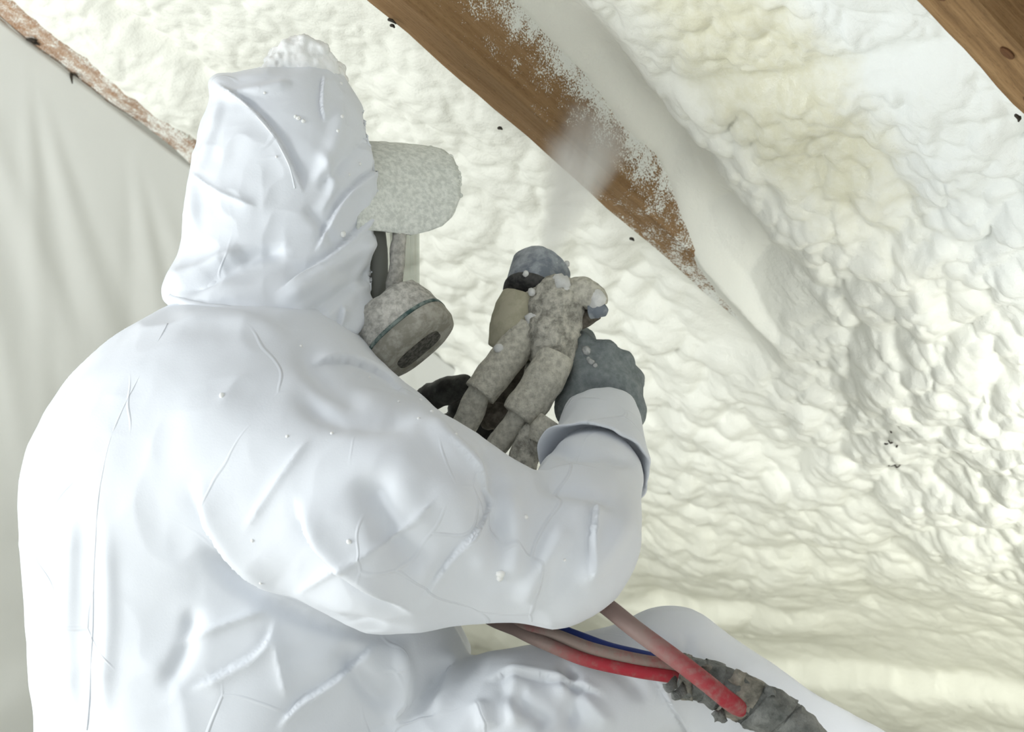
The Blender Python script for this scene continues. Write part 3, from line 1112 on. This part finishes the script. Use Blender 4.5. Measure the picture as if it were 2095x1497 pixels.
def head(x, y, z):
    f, s, h = loc(x, y, z)
    d = ellip(f, s, h, (-.012, 0, .025), (.088, .073, .092))
    d = smin(d, ellip(f, s, h, (.028, 0, -.05), (.058, .056, .078)), .03)
    d = smin(d, cone(f, s, h, (.085, 0, -.005), (.102, 0, -.038), .008, .014), .012)          # nose
    d = smin(d, cone(f, np.abs(s), h, (.076, .012, .012), (.07, .045, .012), .010, .008), .010)   # brows
    d = smax(d, -ellip(f, np.abs(s), h, (.092, .032, -.006), (.016, .015, .009)), .008)           # eye sockets
    d = smin(d, ellip(f, np.abs(s), h, (.074, .032, -.006), (.011, .012, .011)), .002)            # eyes
    d = smin(d, cone(f, np.abs(s), h, (.084, 0, -.068), (.074, .022, -.070), .008, .006), .006)   # lips
    d = smin(d, ellip(f, np.abs(s), h, (-.005, .074, -.015), (.016, .008, .030)), .006)           # ears
    d = smin(d, cone(f, s, h, (-.02, 0, -.06), (-.03, 0, -.17), .055, .058), .02)                 # neck
    return d


V, Q = surface_nets(head, HD - np.array([.12, .12, .19]), HD + np.array([.13, .13, .13]), .005)
V = relax(V, Q, 1, .5)
mk('head', V, Q, SKIN, person)

BRIM = mat_dust('dusty_cap_cloth', (.62, .645, .60), (.82, .84, .79), 170, .95, .0016, (.38, .6), .8)
R_ = .100
nphi, nl = 61, 22
Vt = []
uf = lambda vq: np.interp(vq, [292, 300, 316, 345, 390, 430, 455, 471], [880, 908, 927, 939, 942, 927, 900, 840])
for i_ in range(nphi):
    ph = math.radians(-90 + 180 * i_ / (nphi - 1))          # + is the near side
    drop = R_ * (1 - math.cos(ph))
    vq = 292 + drop * 1786
    uend = uf(min(vq, 471))
    for j_ in range(nl):
        t = j_ / (nl - 1)
        uu = 730 + (uend - 730) * t
        x = (uu - 1047.5) / F * 2.80
        fwd = (uu - 730) / F * 2.80
        y = 2.815 - R_ * .92 * math.sin(ph) + fwd * .45
        sc_ = y / 2.80
        droop = .006 * t * t
        Vt.append((x * sc_, y, ((748.5 - vq) / F * 2.80) * sc_ + CAMZ - droop))
Vt = np.array(Vt)
Vt[:, 2] += fbm(Vt * 60, 44, 3) * .0012
Vt[:, 1] += fbm(Vt * 90, 45, 3) * .0014
i = np.arange(nphi * nl).reshape(nphi, nl)
Qb = np.stack([i[:-1, :-1].ravel(), i[1:, :-1].ravel(), i[1:, 1:].ravel(), i[:-1, 1:].ravel()], 1)
cap = mk('cap_brim', Vt, Qb, BRIM, person)
cap['label'] = 'grey cap brim crusted with foam dust'
so = cap.modifiers.new('thick', 'SOLIDIFY'); so.thickness = .0045; so.offset = 0
for k in range(14):
    j = rg.integers(nphi // 2, nphi - 4) * nl + (nl - 1)
    speck(Vt[j], .0022 + .0012 * rg.random(), (.3, -.9, .2), person, BRIM)

# ---- full face respirator
resp = empty('respirator', P(800, 620, 2.80))
tag(resp, 'dusty full face respirator with round filter cartridge beside the hood', 'respirator')
RUB = mat_dust('dusty_dark_rubber', (.055, .055, .05), (.16, .155, .14), 50, .8, .001)
DUSTG = mat_dust('dust_crusted_plastic', (.34, .33, .30), (.58, .565, .52), 160, .95, .0022, (.36, .62), .8)
TEAL = mat_dust('dusty_teal_plastic', (.05, .085, .08), (.20, .24, .22), 70, .8, .001)
CAPM = mat_dust('grimy_filter_cap', (.25, .24, .20), (.38, .365, .32), 60, .8, .001)
DARKM = mat_dust('dark_filter_mesh', (.05, .048, .042), (.12, .115, .10), 210, .85, .001)


def facepiece(x, y, z):
    f, s, h = loc(x, y, z)
    d = ellip(f, s, h, (.062, 0, -.06), (.060, .070, .100))
    d = smin(d, ellip(f, s, h, (.085, 0, -.115), (.045, .045, .038)), .02)
    inner = ellip(f, s, h, (.040, 0, -.05), (.072, .062, .085))
    d = np.maximum(d, -inner)
    win = np.maximum(np.maximum(.095 - f, np.abs(h + .03) - .048), np.abs(s) - .056)
    return np.maximum(np.maximum(d, -win), .025 - f)


V, Q = surface_nets(facepiece, HD - np.array([.02, .14, .20]), HD + np.array([.17, .14, .07]), .003)
V = relax(V, Q, 2, .5)
mk('facepiece', V, Q, RUB, resp)
mk('visor_frame', *tube_mesh([P(818, 455, 2.755), P(815, 500, 2.75), P(809, 560, 2.75), P(800, 620, 2.755), P(790, 660, 2.765)], [.0085, .0085, .0085, .0095, .010], 14, wob=.25, seed=5), DUSTG, resp)
gl = NT('clear_scratched_visor', .08, .5)
gl.b.inputs['Base Color'].default_value = (.50, .51, .46, 1)
trn = gl.n('BsdfTransparent'); trn.inputs[0].default_value = (.92, .94, .90, 1)
mx = gl.n('MixShader'); mx.inputs[0].default_value = .42
gl.l(trn.outputs[0], mx.inputs[1]); gl.l(gl.b.outputs[0], mx.inputs[2]); gl.l(mx.outputs[0], gl.t.nodes['Material Output'].inputs[0])
Vt = []
vc = P(770, 540, 2.825)
na, nz = 40, 12
for i_ in range(na):
    a = math.radians(-100 + 175 * i_ / (na - 1))
    for j_ in range(nz):
        z_ = -.062 + .105 * j_ / (nz - 1)
        rr = .050 - .10 * (z_ * z_)
        Vt.append(vc + np.array([rr * math.cos(a), rr * 1.25 * math.sin(a), z_]))
i = np.arange(na * nz).reshape(na, nz)
Qb = np.stack([i[:-1, :-1].ravel(), i[1:, :-1].ravel(), i[1:, 1:].ravel(), i[:-1, 1:].ravel()], 1)
vis = mk('visor', np.array(Vt), Qb, gl.m, resp)
vis['label'] = 'clear scratched visor'


def cartridge(c, axis, up):
    c = np.array(c)
    axis = np.array(axis, float); axis /= np.linalg.norm(axis)
    b, fb = lathe(c, axis, [(-.034, .018), (-.036, .032), (-.030, .0375), (-.012, .041), (.006, .0425), (.008, .041)], 48, sx=1.22, up=up, sup=2.5)
    b = b + (b - c) * (fbm(b * 130, 88, 3) * .055)[:, None]
    body_ = mk('cartridge', b, fb, DUSTG, resp)
    mk('ring', *lathe(c, axis, [(.005, .040), (.006, .0435), (.010, .0440), (.011, .041)], 48, sx=1.22, up=up, sup=2.5), TEAL, body_)
    mk('filter_cap', *lathe(c, axis, [(.011, .0435), (.022, .0435), (.029, .041), (.032, .036), (.0325, .024)], 48, sx=1.22, up=up, sup=2.6), CAPM, body_)
    mk('grille', *lathe(c, axis, [(.031, .0165), (.0338, .0165), (.0340, .014)], 40, sx=1.75, up=up, sup=3.2), DARKM, body_)
    return body_


cartridge(P(822, 672, 2.735), (.60, -.36, -.72), (.76, 0, .65))
far = P(826, 668, 2.735) + s3 * .165
cartridge(far, (.50 * .2 + .2, .75, -.60), (.5, -.3, .65))
mk('exhale_valve', *lathe(P(790, 690, 2.79), (.75, -.1, -.62), [(-.02, .02), (.01, .024), (.022, .022), (.026, .014)], 28), RUB, resp)

# ---- gloves
GLOVE = mat_dust('charcoal_knit_glove', (.165, .19, .195), (.25, .275, .28), 120, .9, .0012, (.35, .65), .6)
GLOVEB = mat_dust('black_coated_glove', (.022, .022, .020), (.065, .064, .058), 70, .55, .0015, (.4, .7), .6)


def glove_mesh(chains, blobs_, lo, hi, step=.0026, k=.008):
    def fn(x, y, z):
        d = None
        for pts, rs, kk in chains:
            c = None
            for a, b, ra, rb in zip(pts[:-1], pts[1:], rs[:-1], rs[1:]):
                q = cone(x, y, z, a, b, ra, rb)
                c = q if c is None else smin(c, q, .004)
            d = c if d is None else smin(d, c, kk)
        for a, r in blobs_:
            d = smin(d, ellip(x, y, z, a, r), k)
        return d
    V, Q = surface_nets(fn, lo, hi, step)
    V = relax(V, Q, 2, .45)
    N = normals(V, Q)
    return V + N * (fbm(V * 110, 33, 3) * .0012)[:, None], Q


kn = [P(1190, 704, 2.86), P(1237, 722, 2.855), P(1272, 742, 2.86), P(1294, 774, 2.87)]
wr = P(1232, 850, 2.835)
ch = []
for i_, p_ in enumerate(kn):
    r0 = (.0155, .0165, .0155, .0140)[i_]
    base_ = wr + (p_ - wr) * .1 + np.array([(i_ - 1.5) * .016, .004, 0])
    ch.append(([base_, wr * .45 + p_ * .55 + np.array([(i_ - 1.5) * .004, -.006, 0]), p_], [.025, .021, r0], .010))
for i_, p_ in enumerate(kn):
    r0 = (.0140, .0145, .0138, .0125)[i_]
    mid_ = p_ + np.array([.004, .044, .006 - .004 * i_])
    m2 = mid_ + np.array([-.036, .012, -.008])
    tip = m2 + np.array([-.018, -.022, -.006])
    ch.append(([p_, mid_, m2, tip], [r0, r0 * .95, r0 * .9, r0 * .8], .003))
ch.append(([wr + np.array([-.028, .012, .01]), P(1165, 790, 2.87), P(1136, 745, 2.89), P(1122, 712, 2.905)], [.026, .019, .0155, .0135], .014))
V, Q = glove_mesh(ch, [], P(1090, 900, 2.84) - np.array([.02, .07, .02]), P(1330, 660, 2.87) + np.array([.02, .10, .02]))
g1 = mk('glove', V, Q, GLOVE, person)
g1['label'] = 'charcoal knit glove closed round the gun grip'
for uu, vv, r in ((1196, 712, .009), (1212, 735, .006), (1218, 742, .004), (1200, 728, .004)):
    pu, pv = project(V)
    m = np.where((np.abs(pu - uu) < 7) & (np.abs(pv - vv) < 7))[0]
    if len(m):
        k = m[np.argmin(V[m, 1])]
        speck(V[k], r * .7, (.1, -.95, .3), g1, mat_dust('dried_foam', (.36, .37, .37), (.55, .55, .54), 70), 'foam_speck')

pl = P(868, 905, 2.96)
ch = [([P(855, 915, 2.97), pl, P(915, 885, 2.955)], [.034, .032, .024], .02),
      ([P(845, 845, 2.945), P(882, 812, 2.925), P(916, 799, 2.905), P(948, 789, 2.895)], [.018, .0160, .0165, .0140], .006)]
for i_, (a, b, c) in enumerate((((940, 835, 2.965), (1010, 822, 2.965), (1050, 840, 2.945)), ((945, 865, 2.965), (1015, 850, 2.965), (1050, 866, 2.94)),
                                ((945, 890, 2.965), (1010, 882, 2.962), (1040, 894, 2.94)), ((935, 915, 2.965), (990, 910, 2.96), (1018, 915, 2.94)))):
    ch.append(([P(*a), P(*b), P(*c)], [.0145, .0135, .0115], .005))
V, Q = glove_mesh(ch, [], P(820, 950, 2.86) - np.array([.02, .02, .02]), P(1085, 745, 3.0) + np.array([.02, .04, .02]), .003)
g2 = mk('glove', V, Q, GLOVEB, person)
g2['label'] = 'black glove thumb hooked over the left hose'

# ---- boot on the floor (out of frame, carries the leg)
BOOT = mat_dust('work_boot', (.10, .07, .045), (.17, .12, .08), 60, .8, .001)


def boot(x, y, z):
    a = P(2060, 1880, 2.80)
    d = smin(cone(x, y, z, (a[0], a[1], .12), (a[0] + .02, a[1], .05), .056, .052), cone(x, y, z, (a[0] - .03, a[1], .05), (a[0] + .17, a[1] + .05, .042), .048, .042), .03)
    return smax(d, .002 - z, .006)


a = P(2060, 1880, 2.80)
V, Q = surface_nets(boot, (a[0] - .12, a[1] - .12, -.02), (a[0] + .28, a[1] + .16, .2), .006)
mk('boot', relax(V, Q, 2), Q, BOOT, person)

# ---------------------------------------------------------------- spray gun
gun = empty('spray_gun', P(1080, 720, 2.87))
tag(gun, 'foam-crusted spray gun wrapped in tan tape held by the worker', 'spray gun')
CRUST = mat_dust('foam_crust_taupe', (.44, .42, .36), (.66, .635, .55), 150, .95, .003, (.36, .6), .85)
CRUST2 = mat_dust('foam_crust_rough', (.26, .25, .215), (.64, .615, .54), 80, .95, .005, (.36, .6), 1.0)
TAPE = mat_dust('tan_masking_tape', (.40, .375, .275), (.49, .46, .35), 40, .8, .001)
SLATE = mat_dust('slate_nozzle_tape', (.20, .225, .26), (.46, .49, .53), 45, .7, .002, (.42, .66), .7)
BLACKB = mat_dust('black_collar', (.035, .035, .037), (.09, .088, .085), 80, .8, .002)
GRIP = mat_dust('grimy_grip', (.075, .065, .052), (.16, .14, .115), 60, .9, .003)


def tube_part(name, pts, r, mat, parent=gun, seg=18, wob=.12, seed=0, sub=7):
    return mk(name, *tube_mesh([P(*p) for p in pts], r, seg, sub=sub, wob=wob, seed=seed), mat, parent)


nz0 = P(1086, 606, 2.872); nz1 = P(1112, 540, 2.905)
axn = nz1 - nz0; ln = np.linalg.norm(axn)
Vn, fn_ = lathe(nz0, axn, [(.0, .030), (.002, .033), (ln * .35, .0345), (ln * .6, .0360), (ln * .86, .0355), (ln * .97, .031), (ln, .027), (ln * .99, .018), (ln * .9, .014)], 40)
Vn = Vn + (Vn - nz0) * (fbm(Vn * 60, 31, 3) * .05)[:, None]
noz = mk('nozzle', Vn, fn_, SLATE, gun)
noz['label'] = 'slate grey nozzle head flecked with white foam'
mk('mouth', *lathe(nz1 - axn / ln * .010, axn, [(0, .012), (.014, .012), (.015, .006)], 20), BLACKB, noz)
mk('collar', *lathe(nz0, axn, [(-.003, .032), (.0005, .0345), (.0055, .035), (.0075, .033)], 36), BLACKB, gun)
# the taped barrel
tube_part('tape_sleeve', [(1084, 616, 2.872), (1072, 645, 2.868), (1056, 685, 2.864), (1040, 722, 2.862)], [.0335, .0365, .034, .026], TAPE, seed=2, wob=.05)
tube_part('body_block', [(1150, 590, 2.868), (1136, 630, 2.850), (1128, 690, 2.842), (1138, 748, 2.840)], [.024, .032, .031, .022], CRUST2, seg=28, seed=3, wob=.30, sub=10)
tube_part('body_block', [(1105, 600, 2.864), (1118, 650, 2.852), (1132, 700, 2.846)], [.020, .028, .020], CRUST2, seg=24, seed=13, wob=.35, sub=10)
lw = tube_part('hose_arm', [(1082, 668, 2.845), (1050, 715, 2.838), (1010, 768, 2.83), (982, 805, 2.826)], [.018, .0208, .0208, .0200], CRUST, seed=4, wob=.10)
mk('fitting', *tube_mesh([P(985, 790, 2.83), P(966, 835, 2.832), P(950, 872, 2.84), P(930, 915, 2.85)], [.0140, .0155, .0150, .014], 16, wob=.14, seed=6), CRUST, lw)
rw = tube_part('hose_arm', [(1138, 726, 2.826), (1118, 768, 2.82), (1088, 815, 2.815), (1060, 852, 2.812)], [.022, .0240, .0232, .0205], CRUST, seed=7, wob=.12)
mk('fitting', *tube_mesh([P(1068, 842, 2.815), P(1045, 875, 2.82), P(1020, 908, 2.826), P(1000, 940, 2.83)], [.0135, .0140, .0135, .013], 16, wob=.14, seed=8), CRUST, rw)
tube_part('grip', [(1110, 690, 2.885), (1080, 760, 2.90), (1050, 830, 2.905), (1030, 880, 2.90)], [.026, .030, .030, .026], GRIP, seed=9, wob=.15)
tube_part('trigger', [(1090, 740, 2.86), (1085, 775, 2.87), (1100, 800, 2.88)], [.008, .008, .007], CRUST2, seed=10, wob=.2)
sv = tube_part('side_valve', [(1165, 606, 2.855), (1190, 602, 2.848), (1212, 612, 2.842), (1218, 628, 2.842)], [.018, .021, .019, .013], CRUST, seed=11, wob=.22)
tube_part('valve_web', [(1170, 655, 2.858), (1195, 652, 2.852), (1222, 640, 2.845)], [.014, .011, .008], GRIP, seed=16, wob=.2)
mk('valve_tip', *tube_mesh([P(1208, 636, 2.836), P(1226, 634, 2.832), P(1242, 640, 2.830)], [.0095, .0105, .004], 12, wob=.15), SLATE, sv)
WH = mat_dust('fresh_white_foam', (.66, .66, .645), (.76, .76, .745), 60, .7, .002)
mk('foam_blob', *tube_mesh([P(1214, 595, 2.835), P(1222, 612, 2.83), P(1216, 632, 2.83)], [.006, .0105, .006], 14, wob=.2, seed=3), WH, sv)
tube_part('air_stub', [(1128, 858, 2.80), (1112, 882, 2.80), (1100, 905, 2.80)], [.0145, .0165, .0125], CRUST, seed=12, wob=.12)
tube_part('air_hose_end', [(1092, 872, 2.815), (1078, 915, 2.812), (1068, 960, 2.81), (1055, 1040, 2.80)], [.013, .0175, .0170, .016], CRUST2, seed=14, wob=.14)
tube_part('cross_valve', [(995, 850, 2.87), (1025, 852, 2.86), (1055, 862, 2.855)], [.016, .017, .015], GRIP, seed=15, wob=.22)
for uu, vv, dd, r in ((1150, 580, 2.838, .0105), (1142, 574, 2.842, .008), (1100, 545, 2.865, .0065), (1088, 598, 2.838, .005), (1090, 652, 2.83, .008), (1020, 712, 2.822, .006), (1135, 540, 2.87, .004), (1075, 560, 2.85, .004), (1155, 596, 2.835, .007), (1160, 540, 2.89, .004)):
    speck(P(uu, vv, dd), r, (.1, -.9, .35), gun, WH, 'foam_blob')

# ---------------------------------------------------------------- hoses and the taped bundle
def mat_hose(name, c, d, amt, worn=None):
    a = NT(name, .6, .35)
    f = a.noise(90, 4, .6)
    g = a.noise(260, 2)
    m = a.rng(a.math('ADD', a.math('MULTIPLY', f, .45), a.math('MULTIPLY', a.noise(9, 2), .55)), .62 - amt * .42, .86 - amt * .36)
    if worn:      # handled end of the hose: dust has built up there
        X = a.xyz()
        m = a.math('MAXIMUM', m, a.rng(a.math('ADD', X[0], a.math('MULTIPLY', a.math('SUBTRACT', f, .5), .06)), worn[0], worn[1], .95, 0))
    a.base(a.mix(m, c, d))
    a.bump(a.math('ADD', f, g), .4, .0008)
    return a.m


RED = mat_hose('red_rubber', (.30, .014, .026), (.19, .145, .125), .25, (.03, .10))
REDD = mat_hose('dusty_red_rubber', (.27, .03, .04), (.235, .18, .155), .80)
BLUE = mat_hose('blue_rubber', (.02, .04, .20), (.10, .12, .20), .1)


def hose(label, pts, r, mat, name='red_hose'):
    o = mk(name, *tube_mesh([P(*p) for p in pts], r, 16, sub=8), mat)
    return tag(o, label, 'hose', 'hoses feeding the spray gun')


hose('grey dusted red hose, upper of the pair under the elbow', [(1000, 940, 2.83), (985, 1100, 2.79), (1000, 1240, 2.74), (1075, 1285, 2.655), (1140, 1302, 2.625), (1210, 1328, 2.612), (1300, 1350, 2.605), (1392, 1366, 2.60), (1450, 1388, 2.60)], .0078, REDD)
hose('bright red hose, lower of the pair running into the tape', [(930, 915, 2.85), (945, 1100, 2.80), (975, 1240, 2.74), (1060, 1290, 2.66), (1120, 1318, 2.62), (1200, 1350, 2.607), (1300, 1372, 2.60), (1386, 1386, 2.595), (1450, 1405, 2.60)], .0072, RED)
hose('single red hose crossing above the knee into the tape hole', [(1055, 1040, 2.80), (1085, 1150, 2.77), (1160, 1190, 2.69), (1230, 1232, 2.62), (1300, 1287, 2.585), (1380, 1346, 2.565), (1450, 1400, 2.555), (1500, 1440, 2.566), (1530, 1452, 2.590)], .0098, mat_hose('worn_red_rubber', (.30, .02, .032), (.25, .185, .165), .35, (.13, .21)))
hose('thin dark blue hose peeking out behind the red hoses', [(1040, 1000, 2.82), (1010, 1120, 2.80), (1040, 1250, 2.75), (1120, 1278, 2.66), (1180, 1301, 2.635), (1250, 1326, 2.622), (1330, 1345, 2.618), (1420, 1370, 2.61)], .0062, BLUE, 'blue_hose')

DUCT = mat_dust('grimy_duct_tape', (.06, .065, .06), (.185, .19, .18), 48, .42, .004, (.34, .66), .9)
DUCT2 = mat_dust('tan_stained_tape', (.10, .098, .082), (.27, .25, .21), 44, .5, .004, (.4, .62), .9)
bun = empty('taped_hose_bundle', P(1500, 1420, 2.6))
tag(bun, 'hose bundle wrapped in ragged grey duct tape resting on the shin', 'hose bundle')
bp = [(1390, 1382, 2.602), (1450, 1398, 2.598), (1520, 1428, 2.592), (1590, 1468, 2.59), (1650, 1520, 2.592), (1740, 1640, 2.60), (1790, 1800, 2.62)]
Vb, fb = tube_mesh([P(*p) for p in bp], [.0215, .0235, .0245, .0250, .0250, .024, .024], 40, sub=16, wob=.0)
dirs = Vb - np.repeat(Vb[:-0 or None].reshape(-1, 40, 3).mean(1), 40, axis=0)
wr_ = fbm(Vb * 60, 64, 2) * .08 + (.22 - np.abs(fbm(Vb * np.array([45, 45, 90]), 65, 2))) * .22
mk('wrap', Vb + dirs * wr_[:, None], fb, DUCT, bun)
ctr = Vb.reshape(-1, 40, 3).mean(1)
for k, (i0, wd, mt, gr) in enumerate(((0, 9, DUCT2, 1.03), (13, 9, DUCT, 1.06), (24, 12, DUCT2, 1.04), (38, 12, DUCT, 1.07), (52, 14, DUCT, 1.04), (68, 12, DUCT2, 1.05))):
    sl = (Vb + dirs * (wr_[:, None])).reshape(-1, 40, 3)[i0:i0 + wd]
    cc = ctr[i0:i0 + wd][:, None, :]
    ring = cc + (sl - cc) * gr
    sh_ = (np.sin(np.arange(40) / 40 * 2 * math.pi + k) * .006)[None, :, None] * ((ctr[i0 + wd - 1] - ctr[i0]) / np.linalg.norm(ctr[i0 + wd - 1] - ctr[i0]))[None, None, :]
    ring = (ring + sh_).reshape(-1, 3)
    ring = ring + fbm(ring * 90, 66 + k, 2)[:, None] * .0014
    ii = np.arange(wd * 40).reshape(wd, 40)
    Qr = np.stack([ii[:-1].ravel(), np.roll(ii, -1, 1)[:-1].ravel(), np.roll(ii, -1, 1)[1:].ravel(), ii[1:].ravel()], 1)
    t_ = mk('tape_band', ring, Qr, mt, bun)
    so = t_.modifiers.new('thick', 'SOLIDIFY'); so.thickness = .0008
for k, (uu, vv, du, dv, wd) in enumerate(((1394, 1362, 4, -30, .005), (1384, 1398, -26, 8, .007), (1402, 1408, -30, 16, .006), (1500, 1398, 16, -22, .008), (1482, 1458, -22, 10, .008), (1556, 1418, 30, -4, .006), (1440, 1375, 10, -18, .006))):
    a_ = P(uu, vv, 2.578); b_ = P(uu + du, vv + dv, 2.572)
    ax_ = (b_ - a_) / np.linalg.norm(b_ - a_)
    wv = np.cross(ax_, (0, 1, 0)); wv /= np.linalg.norm(wv)
    n_ = 6
    Vf = []
    for i_ in range(n_):
        t = i_ / (n_ - 1)
        c_ = a_ + (b_ - a_) * t + np.array([0, -.005 * math.sin(t * 3), .002 * math.sin(t * 5 + k)])
        for q_ in (-1, -.3, .4, 1):
            Vf.append(c_ + wv * q_ * wd * (1 - .35 * t) + np.array([0, .0025 * math.cos(q_ * 2 + k), 0]))
    Vf = np.array(Vf); Vf += fbm(Vf * 200, 12 + k, 2)[:, None] * .0018
    ii = np.arange(n_ * 4).reshape(n_, 4)
    Qf = np.stack([ii[:-1, :-1].ravel(), ii[:-1, 1:].ravel(), ii[1:, 1:].ravel(), ii[1:, :-1].ravel()], 1)
    f_ = mk('tape_flap', Vf, Qf, DUCT if k % 3 else DUCT2, bun)
    so = f_.modifiers.new('thick', 'SOLIDIFY'); so.thickness = .0008

# ---------------------------------------------------------------- splinters, debris
SPL = NT('dark_splinter', .8).base((.035, .028, .02)).m
for par, lst in ((r1, ((55, 80, 18, 12), (68, 88, 16, 6), (75, 84, -20, -4), (145, 150, 4, 22), (150, 152, 12, 8), (310, 283, -6, 12), (330, 300, 10, 8))),
                 (r2, ((795, 40, 16, 10), (800, 52, 8, 6), (1020, 262, 8, 4), (1290, 488, 7, 5))),
                 (r3, ((2078, 236, 4, 10), (2086, 240, -4, 10)))):
    for uu, vv, du, dv in lst:
        e_ = {id(r1): -3.072, id(r2): -2.331, id(r3): -1.591}[id(par)]
        ray = np.array([(uu - 1047.5) / F, 1, (748.5 - vv) / F])
        t_ = (CR - .004) / -(nV @ ray)
        a_ = ray * t_ + np.array([0, 0, CAMZ])
        b_ = a_ + np.array([du, -6, -dv]) / F * t_
        x_ = mk('splinter', *tube_mesh([a_, (a_ + b_) / 2 + np.array([0, -.002, .001]), b_], [.002, .0022, .0007], 6, sub=2), SPL)
        x_.parent = par
        x_.matrix_parent_inverse = ROOF.inverted()

scrap = empty('debris_scrap', roof_pt(-2.29, 2.27, .05))
tag(scrap, 'small dark wiry scrap caught in the foam at right', 'debris')
for k in range(16):
    uu = 1832 + rg.normal() * 13; vv = 905 + rg.normal() * 20
    ang = rg.random() * 6.3; ln_ = 8 + 12 * rg.random()
    ray = np.array([(uu - 1047.5) / F, 1, (748.5 - vv) / F])
    t_ = (CR - .052) / -(nV @ ray)
    a_ = ray * t_ + np.array([0, 0, CAMZ])
    b_ = a_ + np.array([math.cos(ang) * ln_, 10 * rg.normal(), math.sin(ang) * ln_]) / F * t_
    mk('wire', *tube_mesh([a_, (a_ + b_) / 2 + nV * .004, b_], [.0012, .0014, .0008], 6, sub=3), SPL, scrap)

# ---------------------------------------------------------------- spray plume
def mat_mist():
    m = bpy.data.materials.new('spray_mist')
    m.use_nodes = True
    t = m.node_tree
    t.nodes.remove(t.nodes['Principled BSDF'])
    a = NT.__new__(NT); a.m = m; a.t = t
    a.tc = t.nodes.new('ShaderNodeTexCoord')
    X = a.xyz()
    r = a.math('SQRT', a.math('ADD', a.math('MULTIPLY', X[0], X[0]), a.math('MULTIPLY', X[1], X[1])))
    rel = a.math('DIVIDE', r, a.math('ADD', a.math('MULTIPLY', X[2], .26), .010))
    fall = a.rng(rel, 1.0, .35)
    streak = a.rng(a.noise(14, 3, .6, stretch=(4, 4, .6)), .3, .7, .55, 1.2)
    ax_ = a.rng(X[2], 0, .34, 34, 11)
    den = a.math('MULTIPLY', a.math('MULTIPLY', fall, streak), ax_)
    v = t.nodes.new('ShaderNodeVolumePrincipled')
    v.inputs['Color'].default_value = (.985, .985, .98, 1)
    v.inputs['Anisotropy'].default_value = .1
    a.l(den, v.inputs['Density'])
    a.l(v.outputs[0], t.nodes['Material Output'].inputs['Volume'])
    return m


m0 = nz1
m1 = P(1212, 262, 3.04)
L = np.linalg.norm(m1 - m0)
prof = [(0, .010), (L * .25, .010 + L * .25 * .26), (L * .5, .010 + L * .5 * .26), (L, .010 + L * .26)]
Vm, fm = lathe((0, 0, 0), (0, 0, 1), prof, 32, up=(1, 0, 0))
zq = Vector(m1 - m0).to_track_quat('Z', 'Y')
mist = mk('spray_mist', Vm, fm, mat_mist(), matrix=Matrix.Translation(Vector(m0)) @ zq.to_matrix().to_4x4())
tag(mist, 'pale cone of spray mist blown from the nozzle at the rafter', 'mist', kind='stuff')
